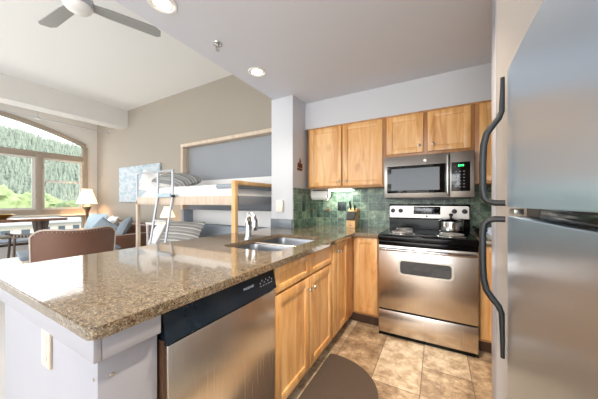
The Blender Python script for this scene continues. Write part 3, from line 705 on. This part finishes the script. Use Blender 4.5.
kb = thing('knife_block', (-.885, 2.90, CT), 'light beech knife block with black-handled knives on the back worktop', 'knife block')
m = MB().prism([(2.82, CT+.001), (2.93, CT+.001), (2.985, CT+.195), (2.925, CT+.235), (2.82, CT+.085)], -.94, -.835, .004, plane='yz')
obj('block', m, 'block', kb)
m = MB()
def slot_pt(t, x, out=0):   # along the slanted top face
    a = Vector((x, 2.82, CT+.085)); b = Vector((x, 2.925, CT+.235)); d = (b-a).normalized(); n = Vector((0, -d.z, d.y)); return a + (b-a)*t + n*out
obj('steak_knife_slot_cover', MB().prism([(slot_pt(.03, 0).y, slot_pt(.03, 0).z), (slot_pt(.6, 0).y, slot_pt(.6, 0).z), (slot_pt(.6, 0, .035).y, slot_pt(.6, 0, .035).z), (slot_pt(.03, 0, .02).y, slot_pt(.03, 0, .02).z)], -.937, -.838, .002, plane='yz'), 'black_sat', kb, label='black knife handles packed side by side')
for x, t, L in ((-.915, .86, .12), (-.86, .82, .075)):
    a = slot_pt(t, x, -.01); n = (slot_pt(t, x, 1) - slot_pt(t, x, 0)).normalized(); n = (n*.55 + Vector((0, .0, .85))).normalized()
    obj('knife', MB().tube([a, a+n*.02, a+n*L*.5, a+n*L*.9, a+n*L], .012, 10, flat=.65, rs=[.008, .011, .012, .013, .009]), 'black_sat', kb)
obj('lettering', MB().box(-.905, -.875, 2.8195, 2.8203, CT+.03, CT+.036), 'bronze', kb)

def plate(loc, mb, mat, label, name='outlet_plate'):
    return thing(name, loc, label, 'outlet')
o1 = thing('electrical_outlet', (-1.063, YB-.012, 1.11), 'dark green double outlet plate on the tiled back wall behind the knife block', 'outlet')
obj('cover_plate', MB().box(-1.122, -1.006, YB-.019, YB-.012, 1.110, 1.225, .003), 'green_plate', o1)
obj('socket', MB().box(-1.105, -1.072, YB-.022, YB-.018, 1.135, 1.20, .002).box(-1.056, -1.024, YB-.022, YB-.018, 1.135, 1.20, .002), 'black_sat', o1)
o2 = thing('electrical_outlet', (-1.43, 2.665, 1.11), 'narrow black outlet plate on the tiled side of the column', 'outlet')
obj('cover_plate', MB().box(-1.43, -1.423, 2.63, 2.70, 1.108, 1.232, .003), 'green_plate', o2)
obj('socket', MB().box(-1.424, -1.420, 2.65, 2.68, 1.135, 1.205, .002), 'black_sat', o2)
th = thing('thermostat', (-1.608, 2.42, 1.10), 'white plastic control box on the front of the white column', 'thermostat')
obj('case', MB().box(-1.658, -1.560, 2.390, 2.42, 1.105, 1.245, .006), 'ivory', th)
obj('button', MB().box(-1.585, -1.572, 2.387, 2.391, 1.215, 1.228, .002), 'beige_plastic', th)

# sailing ship wall plaque
sp_ = thing('ship_plaque', (-1.43, 2.58, 1.59), 'small rusty metal sailing ship ornament on the side of the column', 'wall ornament')
xx = (-1.439, -1.431)
def yz(poly, m): m.prism(poly, xx[0], xx[1], plane='yz')
m = MB(); yz([(2.515, 1.625), (2.53, 1.598), (2.625, 1.598), (2.645, 1.63), (2.60, 1.622), (2.55, 1.622)], m); obj('hull', m, 'bronze', sp_)
m = MB(); m.box(xx[0], xx[1], 2.578, 2.584, 1.62, 1.745)
for (a, b, z0_, z1_) in ((2.53, 2.56, 1.635, 1.685), (2.565, 2.60, 1.632, 1.69), (2.605, 2.638, 1.635, 1.68), (2.57, 2.597, 1.695, 1.72)):
    yz([(a, z0_), (b, z0_-.003), (b-.003, z1_), ((a+b)/2, z1_+.006), (a+.004, z1_-.004)], m)
obj('sail', m, 'bronze', sp_)
# right hand worktop: pan, plate with cloth
bo = tag(obj('frying_pan', MB().lathe((.40, 2.80, CT), [(.0001, 0), (.08, 0), (.108, .045), (.112, .048), (.104, .046), (.078, .006), (.0001, .005)], 32).tube([(.345, 2.89, CT+.045), (.325, 2.94, CT+.055), (.315, 2.99, CT+.058)], .010, 8), 'dark_bowl', loc=(.40, 2.80, CT)), 'black pan standing on the short worktop beside the range', 'pan')
tag(obj('plate', MB().lathe((.435, 2.56, CT+.0), [(.0001, .006), (.07, .006), (.115, .026), (.118, .030), (.11, .030), (.07, .012), (.0001, .011)], 36).lathe((.435, 2.56, CT), [(.05, 0), (.07, 0), (.07, .007), (.05, .007), (.05, 0)], 30), 'ceramic', loc=(.435, 2.56, CT)), 'white plate on the short worktop near the fridge wall', 'plate')
t = bmesh.new(); bmesh.ops.create_icosphere(t, subdivisions=4, radius=1)
for v in t.verts:
    n_ = noise.noise(v.co*2.3)*.45 + noise.noise(v.co*5)*.2; v.co = v.co*(1+n_); v.co = Vector((.435+v.co.x*.06, 2.56+v.co.y*.06, max(CT+.0135, CT+.055+v.co.z*.05)))
tag(obj('dish_cloth', MB().add(t), 'towel_cloth', loc=(.435, 2.56, CT+.0135)), 'crumpled blue and white cloth lying on the white plate', 'cloth')

# mat
mp_ = [(-.745, .75), (-.745, 1.83), (-.70, 1.845)]
for k in range(13):
    a = R(90 - 90*k/12); mp_.append((-.66+.35*math.cos(a), 1.50+.34*math.sin(a)))
mp_ += [(-.31, .95)]
for k in range(9):
    a = R(0 - 90*k/8); mp_.append((-.51+.20*math.cos(a), .95+.2*math.sin(a)))
tag(obj('kitchen_mat', MB().prism(mp_[::-1], 0.0, .014, .004), 'mat_brown', loc=(-.5, 1.3, 0)), 'brown cushioned mat with rounded end on the tiled floor', 'mat')

# ceiling fittings
def downlight(x, y, label, e=14):
    d = thing('downlight', (x, y, 2.45), label, 'ceiling light', 'recessed kitchen downlights')
    obj('trim_ring', MB().lathe((x, y, 2.4495), [(.083, 0), (.083, -.003), (.078, -.007), (.066, -.006), (.062, .0), (.083, 0)], 40), 'reflector', d)
    obj('reflector', MB().lathe((x, y, 2.449), [(.0625, -.003), (.060, -.001), (.0, -.0008)], 40), 'reflector', d)
    obj('bulb', MB().lathe((x, y, 2.4475), [(.0001, -.004), (.03, -.0035), (.048, -.001), (.05, .0005), (.0001, .0005)], 32), 'lens', d)
    l = bpy.data.lights.new('downlight_beam', 'SPOT'); l.energy = e; l.spot_size = R(115); l.spot_blend = .8; l.shadow_soft_size = .05; l.color = (1, .86, .68)
    lo_ = bpy.data.objects.new('downlight_beam', l); lo_.location = (x, y, 2.43); COL.objects.link(lo_)
downlight(-1.485, 1.835, 'recessed downlight farther off, near the white column')
downlight(-1.485, .915, 'large recessed downlight at the top edge of the photo near the fan')
# unseen fittings added over the aisle to warm and brighten the kitchen
downlight(-.25, 1.32, 'added unseen downlight over the aisle in front of the range, above the top edge', 64)
downlight(-.25, .35, 'added unseen downlight over the near end of the aisle, above the camera', 32)
sprk = thing('sprinkler', (-1.49, 1.36, 2.45), 'small chrome fire sprinkler on the kitchen ceiling between the downlights', 'sprinkler')
obj('escutcheon', MB().lathe((-1.49, 1.36, 2.4499), [(.036, 0), (.034, -.004), (.016, -.008), (.0001, -.008)], 30), 'chrome', sprk)
obj('head', MB().cyl((-1.49, 1.36, 2.442), (-1.49, 1.36, 2.425), .008).tube([(-1.49, 1.346, 2.43), (-1.49, 1.345, 2.41), (-1.49, 1.36, 2.402), (-1.49, 1.375, 2.41), (-1.49, 1.374, 2.43)], .003, 8).lathe((-1.49, 1.36, 2.398), [(.0001, 0), (.016, 0), (.016, .002), (.0001, .003)], 20), 'nickel', sprk)

# ================================================================ LIVING ROOM
fn = thing('ceiling_fan', (-2.83, .96, 3.35), 'ceiling fan with grey blades and round white light in the living room', 'ceiling fan')
fx, fy, fz = -2.83, .96, 3.02
obj('canopy', MB().lathe((fx, fy, 3.35), [(.07, 0), (.07, -.03), (.03, -.06), (.0001, -.06)], 28), 'fan_white', fn)
obj('downrod', MB().cyl((fx, fy, 3.3), (fx, fy, fz+.05), .013), 'tube', fn)
obj('motor', MB().lathe((fx, fy, fz-.03), [(.0001, 0), (.10, 0), (.115, .02), (.115, .07), (.08, .10), (.02, .12), (.0001, .12)], 32), 'tube', fn)
obj('light_bowl', MB().lathe((fx, fy, fz-.03), [(.105, 0), (.102, -.015), (.085, -.035), (.05, -.048), (.0001, -.052)], 36), 'fan_white', fn)
for a in (67.5, 183, 303):
    mt = Matrix.Translation((fx, fy, fz)) @ Matrix.Rotation(R(a), 4, 'Z') @ Matrix.Rotation(R(-9), 4, 'X')
    m = MB(); t = bmesh.new(); po = [(.10, -.045), (.22, -.058), (.60, -.066), (.655, -.035), (.665, .04), (.63, .066), (.22, .058), (.10, .045)]
    lo_ = [t.verts.new((x, y, -.004)) for x, y in po]; hi_ = [t.verts.new((x, y, .004)) for x, y in po]
    t.faces.new(lo_[::-1]); t.faces.new(hi_)
    for i in range(8): t.faces.new((lo_[i], lo_[(i+1) % 8], hi_[(i+1) % 8], hi_[i]))
    m.add(t, mt); obj('blade', m, 'fan_blade', fn)

# art on the back wall
tag(obj('canvas_painting', MB().box(-6.575, -4.95, YB-.045, YB-.004, 1.225, 2.03, .004), 'art', loc=(-5.76, YB-.02, 1.22)), 'pale blue and white abstract canvas on the taupe wall', 'painting')

# bunk bed with its wall cabinet
bk = thing('bunk_bed', (-2.95, 2.5, 0), 'wall-mounted fold-down bunk bed with ladder and pine guard rail', 'bunk bed')
AX0, AX1 = -4.10, -1.78
obj('side_board', MB().box(AX0+.001, AX0+.055, 2.872, YB-.002, 0, 2.224, .002), 'birch', bk)
obj('top_board', MB().box(AX0, AX1, 2.87, YB-.002, 2.225, 2.28, .002), 'birch', bk)
obj('back_panel', MB().box(AX0+.055, AX1, 3.0, YB-.003, .02, 2.225), 'panel_grey', bk)
obj('rear_rail', MB().box(AX0+.055, AX1, 2.93, 2.995, 1.40, 1.60, .003), 'panel_white', bk)
obj('side_rail', MB().box(-3.95, -1.955, 2.03, 2.065, 1.185, 1.292, .004), 'birch', bk)
obj('end_rail', MB().box(-1.965, -1.93, 2.065, 2.93, 1.185, 1.292, .003), 'panel_grey', bk)
obj('end_rail', MB().box(-3.95, -3.915, 2.065, 2.93, 1.185, 1.292, .003), 'birch', bk)
obj('bed_base', MB().box(-3.915, -1.965, 2.065, 2.93, 1.20, 1.25), 'panel_white', bk)
obj('post', MB().box(-3.965, -3.915, 2.03, 2.075, 0, 1.24, .004), 'birch', bk)
obj('post', MB().box(-1.985, -1.925, 2.005, 2.05, 0, 1.45, .006), 'pine_warm', bk)
obj('guard_rail', MB().box(-1.98, -1.93, 2.01, 2.93, 1.415, 1.462, .006), 'pine_warm', bk, label='warm pine guard rail')
t = bmesh.new(); nx, ny = 44, 18
def bedz(u, v):
    e = min(1, min(u, 1-u)*14, min(v, 1-v)*9); return 1.30 + .135*max(0, e)**.5 + .018*noise.noise(Vector((u*8, v*4, 1))) + .008*noise.noise(Vector((u*22, v*11, 5)))
gv = [[t.verts.new((-3.90+1.93*i/nx, 2.072+.85*j/ny, bedz(i/nx, j/ny))) for j in range(ny+1)] for i in range(nx+1)]
for i in range(nx):
    for j in range(ny): t.faces.new((gv[i][j], gv[i+1][j], gv[i+1][j+1], gv[i][j+1]))
bmesh.ops.extrude_face_region(t, geom=[])
m = MB().add(t); m.box(-3.90, -1.97, 2.072, 2.922, 1.25, 1.305, .004)
mat_ = obj('mattress', m, 'white_cloth', bk)
obj('blanket', MB().box(-2.32, -1.972, 2.08, 2.90, 1.38, 1.435, .025, 4), 'grey_cloth', mat_, label='folded grey blue blanket')
obj('upper_guard', MB().tube([(-3.93, 2.035, 1.27), (-3.93, 2.035, 1.60), (-3.92, 2.035, 1.635), (-3.89, 2.035, 1.645), (-3.05, 2.035, 1.645)], .014, 10), 'tube', bk)
# ladder
ld = thing('ladder', (-3.21, 1.8, 0), 'pale grey metal ladder hooked over the left half of the bunk', 'ladder', None)
for x in (-3.375, -3.045):
    obj('rail', MB().tube([(x, 2.018, 1.64), (x, 2.015, 1.30), (x, 2.000, 1.20), (x, 1.80, 0.02)], .016, 10), 'tube', ld)
for z in (.32, .655, .97):
    y = 1.80 + .2*(z-.02)/1.18
    obj('rung', MB().box(-3.36, -3.06, y-.02, y+.02, z-.012, z+.012, .005), 'tube', ld)
obj('hook', MB().box(-3.36, -3.06, 1.985, 2.03, 1.285, 1.335, .006), 'pale_blue', ld, label='pale blue padded hook')
obj('cap', MB().cyl((-3.03, 2.0, 1.30), (-2.99, 2.0, 1.30), .018), 'black_sat', ld)
# pillows on the upper bunk
tag(obj('pillow', MB().cushion((0, 0, 0), .78, .50, .22, wob=.02), 'stripe_b', loc=None), 'grey striped pillow lying on the upper bunk mattress', 'pillow', 'pillows of the bunk')
o = bpy.data.objects['pillow']; o.location = (-3.60, 2.42, 1.55); o.rotation_euler = (R(22), R(8), R(4))
o = tag(obj('pillow', MB().cushion((0, 0, 0), .42, .34, .12, wob=.02), 'white_cloth'), 'white pillow at the left end of the upper bunk', 'pillow', 'pillows of the bunk')
o.location = (-3.84, 2.25, 1.53); o.rotation_euler = (R(70), R(12), R(50))
# lower bunk
lb = thing('daybed', (-2.9, 2.5, 0), 'lower bunk daybed with white back board and slate blue seat', 'daybed')
obj('frame', MB().box(-3.86, -1.99, 2.08, 2.90, .10, .36, .006), 'birch', lb)
obj('seat_cushion', MB().box(-3.84, -2.0, 2.10, 2.88, .36, .50, .03, 3), 'grey_cloth', lb)
obj('back_board', MB().box(-3.72, -2.0, 2.84, 2.90, .86, 1.09, .006), 'panel_white', lb)
obj('back_cushion', MB().box(-3.70, -2.0, 2.72, 2.88, .64, .855, .03, 3), 'grey_cloth', lb)
obj('front_board', MB().box(-3.70, -2.0, 2.66, 2.72, .505, .66, .006), 'birch', lb)
obj('end_cap', MB().box(-3.80, -3.72, 2.66, 2.90, .66, 1.10, .01), 'grey_cloth', lb, label='dark grey padded end')
o = tag(obj('pillow', MB().cushion((0, 0, 0), .80, .46, .22, wob=.02), 'stripe'), 'large grey and white striped pillow propped on the lower daybed', 'pillow', 'pillows of the bunk')
M['stripe_c'] = stripes('upright_pillow_stripes', [(0, '8a8681'), (.3, 'b5b1aa'), (.42, '98948f'), (.7, '85827f'), (.82, 'cbc7c0')], 10, 'Y'); o.data.materials[0] = M['stripe_c']
o.location = (-3.28, 2.28, .735); o.rotation_euler = (R(62), 0, R(4))
o = tag(obj('pillow', MB().cushion((0, 0, 0), .42, .42, .15, wob=.02), 'white_cloth'), 'white patterned pillow behind the ladder at the left of the daybed', 'pillow', 'pillows of the bunk')
o.location = (-3.70, 2.20, .715); o.rotation_euler = (R(65), 0, R(-25))
bpy.data.objects['pillow'].data.materials[0] = stripes('lying_pillow_stripes', [(0, '888888'), (.35, 'b3b1ac'), (.5, '98989a'), (.8, 'c6c4be')], 9, 'Y')

# small lamp left of the bunk and its console
cn = thing('console_table', (-4.55, 2.8, 0), 'white console table behind the bunk ladder against the taupe wall', 'table')
obj('top', MB().box(-4.78, -4.14, 2.62, 3.0, .80, .84, .004), 'panel_white', cn)
for x in (-4.76, -4.18):
    for y in (2.64, 2.96): obj('leg', MB().box(x, x+.035, y-.017, y+.017, 0, .80, .003), 'panel_white', cn)
def lamp(loc, h0, rb, rt, zs0, zs1, label, e, name='table_lamp'):
    x, y, z = loc
    L = thing(name, loc, label, 'lamp')
    obj('base', MB().lathe((x, y, z), [(.0001, 0), (.075*h0, 0), (.075*h0, .012), (.03*h0, .03), (.022*h0, .06)], 26), 'lamp_base', L)
    hh = zs0 - z
    pr = [(.022*h0, .03), (.020*h0, hh*.35), (.035*h0, hh*.5), (.022*h0, hh*.62), (.020*h0, hh*.82), (.045*h0, hh*.90), (.050*h0, hh*.94), (.025*h0, hh*.99), (.012*h0, hh*1.0), (.008*h0, hh*1.06), (.0001, hh*1.07)]
    obj('stem', MB().lathe((x, y, z), pr, 22), 'lamp_base', L)
    sh = obj('lamp_shade', MB().lathe((x, y, zs0), [(rb, 0), (rb*.8+rt*.2, (zs1-zs0)*.22), (rt*1.08, (zs1-zs0)*.85), (rt, zs1-zs0), (rt-.003, zs1-zs0), (rt*1.08-.003, (zs1-zs0)*.85), (rb*.8+rt*.2-.003, (zs1-zs0)*.22), (rb-.003, 0), (rb, 0)], 36), 'shade', L, label='cream lit shade')
    l = bpy.data.lights.new('lamp_bulb', 'POINT'); l.energy = e; l.color = (1, .72, .42); l.shadow_soft_size = .04
    o_ = bpy.data.objects.new('lamp_bulb', l); o_.location = (x, y, (zs0+zs1)/2); COL.objects.link(o_)
lamp((-4.38, 2.80, .84), .6, .125, .06, .94, 1.135, 'small lit lamp with cream shade seen under the upper bunk', 1.4)
lamp((-7.38, 2.68, 0), 1.5, .20, .095, 1.185, 1.54, 'tall turned lamp with lit cream shade in the window corner', 9, 'floor_lamp')

# sofa against the back wall
sf = thing('sofa', (-5.85, 2.55, 0), 'brown leather sofa against the taupe wall below the painting', 'sofa')
obj('base', MB().box(-7.0, -4.85, 2.12, 2.98, .08, .30, .02), 'leather', sf)
for x in (-6.92, -4.98):
    for y in (2.2, 2.9): obj('leg', MB().box(x, x+.05, y-.025, y+.025, 0, .09), 'dark_wood', sf)
obj('backrest', MB().box(-7.0, -4.85, 2.74, 2.98, .28, .80, .06, 4), 'leather', sf)
for x in (-7.02, -5.03): obj('armrest', MB().box(x, x+.2, 2.10, 2.95, .25, .64, .06, 4), 'leather', sf)
for a, b in ((-6.81, -5.93), (-5.92, -5.04)): obj('seat_cushion', MB().box(a, b, 2.12, 2.76, .30, .46, .05, 4), 'leather', sf)
obj('piping', MB().tube([(-4.835, 2.12, .28), (-4.835, 2.105, .58), (-4.85, 2.13, .64), (-4.85, 2.92, .64)], .009, 8), 'leather_trim', sf)
def throw(loc, rot, sx_, mat, label):
    o_ = tag(obj('throw_pillow', MB().cushion((0, 0, 0), sx_, sx_*.85, .17, wob=.02), mat), label, 'pillow', 'cushions on the brown sofa')
    o_.location = loc; o_.rotation_euler = [R(a) for a in rot]
throw((-6.50, 2.50, .73), (70, 0, 8), .62, 'pale_blue', 'pale blue cushion at the window end of the sofa')
throw((-5.90, 2.52, .72), (66, 0, -14), .55, 'white_cloth', 'white cushion in the middle of the sofa')
throw((-5.58, 2.27, .68), (60, 22, 10), .48, 'blue_cloth', 'slate blue cushion tilted in front of the white cushion')
throw((-5.20, 2.44, .71), (62, -18, -12), .50, 'blue_cloth', 'slate blue cushion against the right arm of the sofa')

# window bench
wb = thing('window_bench', (-7.45, .7, 0), 'long white window seat with slate blue pad below the arched window', 'bench')
obj('box', MB().box(-7.78, -7.15, -1.5, 2.45, 0, .38, .008), 'panel_white', wb)
obj('pad', MB().box(-7.77, -7.13, -1.49, 2.44, .38, .46, .025, 3), 'blue_cloth', wb)
# high table with trestle legs
tb = thing('counter_table', (-6.75, 1.0, 0), 'counter-height wooden table with splayed dark legs by the window', 'table')
obj('table_top', MB().box(-7.06, -6.45, -.35, 2.03, .865, .915, .012), 'table_wood', tb)
for y in (1.72, .0):
    for x, s in ((-6.62, 1), (-6.90, -1)):
        for q in (1, -1):
            obj('leg', MB().tube([(x, y+.05*q, .87), (x-.02*s, y+.03*q, .6), (x+.06*s, y+.16*q, 0.0)], .03, 8, flat=.7, rs=[.045, .03, .026]), 'dark_wood', tb)
obj('stretcher', MB().box(-6.79, -6.73, .03, 1.69, .42, .47, .005), 'dark_wood', tb)
tag(obj('bowl', MB().lathe((-6.75, 1.22, .915), [(.0001, 0), (.06, 0), (.07, .01), (.15, .06), (.17, .085), (.162, .085), (.14, .062), (.06, .018), (.0001, .015)], 32), 'brass', loc=(-6.75, 1.22, .915)), 'shallow brass bowl on the high window table', 'bowl')
def stool(x, y, label):
    s_ = thing('counter_stool', (x, y, 0), label, 'stool', 'woven stools at the window table')
    t = bmesh.new(); g = {}
    for i in range(11):
        for j in range(11):
            u = i/5-1; v = j/5-1; z = .665 + .045*v*v - .01*u*u; g[i, j] = (t.verts.new((u*.17, v*.23, z)), t.verts.new((u*.17, v*.23, z-.035)))
    for i in range(10):
        for j in range(10):
            t.faces.new([g[i, j][0], g[i+1, j][0], g[i+1, j+1][0], g[i, j+1][0]]); t.faces.new([g[i, j][1], g[i, j+1][1], g[i+1, j+1][1], g[i+1, j][1]])
    for i in range(10):
        for j, f in ((0, 0), (10, 1)):
            t.faces.new([g[i, j][0], g[i, j][1], g[i+1, j][1], g[i+1, j][0]]); t.faces.new([g[j, i][0], g[j, i][1], g[j, i+1][1], g[j, i+1][0]])
    bmesh.ops.recalc_face_normals(t, faces=t.faces[:])
    obj('seat', MB().add(t), 'weave', s_, local=True)
    for a in (-1, 1):
        for b in (-1, 1):
            obj('leg', MB().tube([(a*.13, b*.18, .62), (a*.16, b*.21, 0)], .016, 8), 'dark_wood', s_, local=True)
    obj('footrest', MB().tube([(-.15, -.2, .25), (.15, -.2, .25), (.15, .2, .25), (-.15, .2, .25)], .009, 8, closed=True), 'dark_wood', s_, local=True)
    return s_
s1 = stool(-6.18, 1.42, 'woven seat stool nearer the armchair at the window table')
s2 = copy_tree(s1); s2.location = (-6.18, .86, 0); s2['label'] = 'woven seat stool at the left edge of the photo by the window table'

# armchair seen from behind
acx, acy = -3.60, 1.23
ac = thing('armchair', (acx, acy, 0), 'brown leather armchair with pale piping seen from behind beyond the worktop', 'armchair', rz=R(81))
# local: x right across the back, -y to the camera, +y where it faces
t = bmesh.new(); n1, n2 = 24, 12; A = {}
for side in (0, 1):
    for i in range(n1+1):
        for j in range(n2+1):
            u = 2*i/n1-1; v = j/n2; wd = .375*(1-.04*(1-v)); top = .915 - .012*math.cos(u*math.pi) - .08*abs(u)**9
            x = u*wd; z = .16+(top-.16)*v; curve = .16*u*u; y = -.02 + curve - .10*v + .05
            th_ = .10*(1-.35*v); A[side, i, j] = t.verts.new((x, y + side*th_, z))
for i in range(n1):
    for j in range(n2):
        t.faces.new((A[0, i, j], A[0, i+1, j], A[0, i+1, j+1], A[0, i, j+1])); t.faces.new((A[1, i, j], A[1, i, j+1], A[1, i+1, j+1], A[1, i+1, j]))
for i in range(n1):
    for j in (0, n2): t.faces.new((A[0, i, j], A[1, i, j], A[1, i+1, j], A[0, i+1, j]))
for j in range(n2):
    for i in (0, n1): t.faces.new((A[0, i, j], A[0, i, j+1], A[1, i, j+1], A[1, i, j]))
bmesh.ops.recalc_face_normals(t, faces=t.faces[:])
pip = [A[0, 0, j].co.copy() for j in range(n2+1)] + [A[0, i, n2].co.copy() for i in range(1, n1+1)] + [A[0, n1, j].co.copy() for j in range(n2-1, -1, -1)]
obj('backrest', MB().add(t), 'leather', ac, local=True)
obj('piping', MB().tube(pip, .009, 8), 'leather_trim', ac, local=True)
m = MB()
for k, p in enumerate(pip):
    if k % 1 == 0: 
        q = p + Vector((-.025*(1 if p.x > 0 else -1) if abs(p.x) > .38 else 0, -.002, -.025 if p.z > .85 else 0)); m.lathe(q, [(.0001, 0), (.006, 0), (.004, .004), (.0001, .005)], 8, (0, -1, 0))
obj('nailhead', m, 'nickel', ac, local=True)
for s_ in (-1, 1):
    ar = obj('armrest', MB().box(s_*.385-.055, s_*.385+.055, .12, .66, .16, .60, .04, 4), 'slip', ac, local=True, label='cream channelled arm')
    obj('arm_pad', MB().box(s_*.385-.06, s_*.385+.06, .12, .67, .60, .64, .018, 3), 'blue_cloth', ar, local=True, label='slate blue arm pad')
obj('seat', MB().box(-.33, .33, .10, .68, .22, .44, .04, 3), 'leather', ac, local=True)
for x in (-.31, .31):
    for y in (.08, .62): obj('leg', MB().tube([(x, y, .2), (x*1.03, y, 0)], .022, 8), 'dark_wood', ac, local=True)
# low white table left of the armchair
lt = thing('coffee_table', (-4.75, .95, 0), 'low pale square table left of the brown armchair', 'table')
obj('table_top', MB().box(-5.15, -4.45, .35, 1.15, .40, .45, .01), 'panel_white', lt)
for x in (-5.1, -4.5):
    for y in (.4, 1.1): obj('leg', MB().box(x-.03, x+.03, y-.03, y+.03, 0, .40, .004), 'birch', lt)

# ================================================================ OUTSIDE: valley, houses, forested hill
def hz(x, y):
    d = -x; k = max(0, d-180); return -9 + .42*k*(1-math.exp(-k/50)) + 5*noise.noise(Vector((x*.012, y*.012, 2))) * min(1, k/40) - .10*k*(max(-1, (y-10)/150))
t = bmesh.new(); nx, ny = 50, 50; gv = [[None]*(ny+1) for _ in range(nx+1)]
for i in range(nx+1):
    for j in range(ny+1):
        x = -12 - 440*(i/nx); y = -260 + 600*j/ny; gv[i][j] = t.verts.new((x, y, hz(x, y)))
for i in range(nx):
    for j in range(ny): t.faces.new((gv[i][j], gv[i][j+1], gv[i+1][j+1], gv[i+1][j]))
bmesh.ops.recalc_face_normals(t, faces=t.faces[:])
struct('hillside', MB().add(t), 'hill')
t = bmesh.new()
def cone(t, x, y, z, r, h, n=6):
    for (f0, f1, rr) in ((.08, .55, 1.0), (.35, .80, .72), (.6, 1.0, .45)):
        a0 = rng.random()*6; ring = [t.verts.new((x+r*rr*math.cos(a0+6.283*k/n)*rng.uniform(.8, 1.15), y+r*rr*math.sin(a0+6.283*k/n)*rng.uniform(.8, 1.15), z+h*f0)) for k in range(n)]
        tp = t.verts.new((x, y, z+h*f1))
        for k in range(n): t.faces.new((ring[k], ring[(k+1) % n], tp))
for _ in range(12000):
    x = -rng.uniform(187, 440); y = rng.uniform(-150, 280); h = rng.uniform(5.5, 10.5); cone(t, x, y, hz(x, y)-1, h*.22, h)
fo = obj('conifer_forest', MB().add(t), 'conifer', smooth=False, loc=(-200, 0, 0)); tag(fo, 'dense haze-paled green conifer forest covering the mountainside beyond the window', 'forest', kind='stuff')
def broadleaf(name, x, y, h, mat, label):
    z = hz(x, y); T = thing(name, (x, y, z), label, 'tree', 'broadleaf trees in the valley')
    obj('trunk', MB().cyl((x, y, z), (x, y, z+h*.5), h*.03, h*.02, 8), 'bark', T)
    mb = MB()
    for k in range(16):
        t = bmesh.new(); bmesh.ops.create_icosphere(t, subdivisions=3, radius=h*rng.uniform(.15, .25))
        off = Vector((rng.uniform(-.27, .27), rng.uniform(-.27, .27), rng.uniform(.35, .85)))*h
        for v in t.verts: v.co *= 1 + .35*noise.noise(v.co*1.3+off)+.2*noise.noise(v.co*3.5)
        mb.add(t, Matrix.Translation(Vector((x, y, z))+off))
    obj('crown', mb, mat, T, smooth=False); return T
spots = [(-85, 17.5, 13, 'leaf', 'bright yellow green tree left of the window mullion'), (-89, 28.5, 10.5, 'leaf2', 'mid green tree just right of the mullion'), (-104, 41, 11, 'leaf', 'light green tree at the right edge of the window'),
         (-106, 23.5, 13.5, 'leaf2', 'taller mid green tree behind the bright tree'), (-119, 33.0, 12.5, 'leaf', 'tall light green tree farther back in the right pane'),
         (-100, 9.5, 13, 'leaf2', 'mid green tree left of the bright tree at the edge of the view'), (-54, 14.5, 3.6, 'leaf2', 'small round tree among the houses')]
for x, y, h, mt, lb_ in spots: broadleaf('broadleaf_tree', x, y, h, mt, lb_)
def house(x, y, wy, dx, h, mat, label, nwin=4):
    z = -9.2; H = thing('house', (x, y, z), label, 'house', 'valley houses')
    obj('wall', MB().box(x-dx/2, x+dx/2, y-wy/2, y+wy/2, z, z+h), mat, H, smooth=False)
    m = MB(); m.prism([(x-dx/2-.6, z+h), (x+dx/2+.6, z+h), (x+dx/2+.6, z+h+.15), (x, z+h+.95), (x-dx/2-.6, z+h+.15)], y-wy/2-.4, y+wy/2+.4, plane='xz'); obj('roof', m, 'roof', H, smooth=False)
    for k in range(nwin):
        yy = y-wy/2+wy*(k+.5)/nwin
        for zz in (h*.55, h*.80):
            obj('window', MB().box(x+dx/2, x+dx/2+.08, yy-wy/nwin*.22, yy+wy/nwin*.22, z+zz, z+zz+h*.12), 'house_glass', H, smooth=False)
    for zz in (h*.66,): obj('balcony', MB().box(x+dx/2, x+dx/2+1.2, y-wy/2, y+wy/2, z+zz-.15, z+zz), 'roof', H, smooth=False)
house(-52, 9.2, 5.5, 6, 7.3, 'house_wall', 'cream house lowest at the left edge of the window', 3)
house(-62, 17.6, 6, 7, 6.8, 'house_wall', 'cream house seen beside the splayed table legs', 3)
house(-74, 26.0, 7, 8, 5.4, 'house_wall2', 'tan house at the right end of the lower panes')
# broadleaf woodland along the foot of the mountain
t = bmesh.new(); tp = bmesh.new(); bmesh.ops.create_icosphere(tp, subdivisions=2, radius=1); base = [v.co.copy() for v in tp.verts]; fcs = [[v.index for v in f.verts] for f in tp.faces]; tp.free()
for _ in range(1100):
    x = -rng.uniform(134, 183); y = rng.uniform(-60, 120); r_ = rng.uniform(1.6, 3.6); z = hz(x, y)+r_*rng.uniform(.5, 1.4)
    vs = [t.verts.new((x+c.x*r_*(1+.3*noise.noise(c*2+Vector((x, y, 0)))), y+c.y*r_*(1+.3*noise.noise(c*2.3+Vector((y, x, 0)))), z+c.z*r_*1.15)) for c in base]
    for f in fcs: t.faces.new([vs[q] for q in f])
wo_ = obj('broadleaf_woodland', MB().add(t), 'leaf2', smooth=False, loc=(-170, 0, 0)); tag(wo_, 'lighter green broadleaf woodland along the foot of the mountain', 'woodland', kind='stuff')
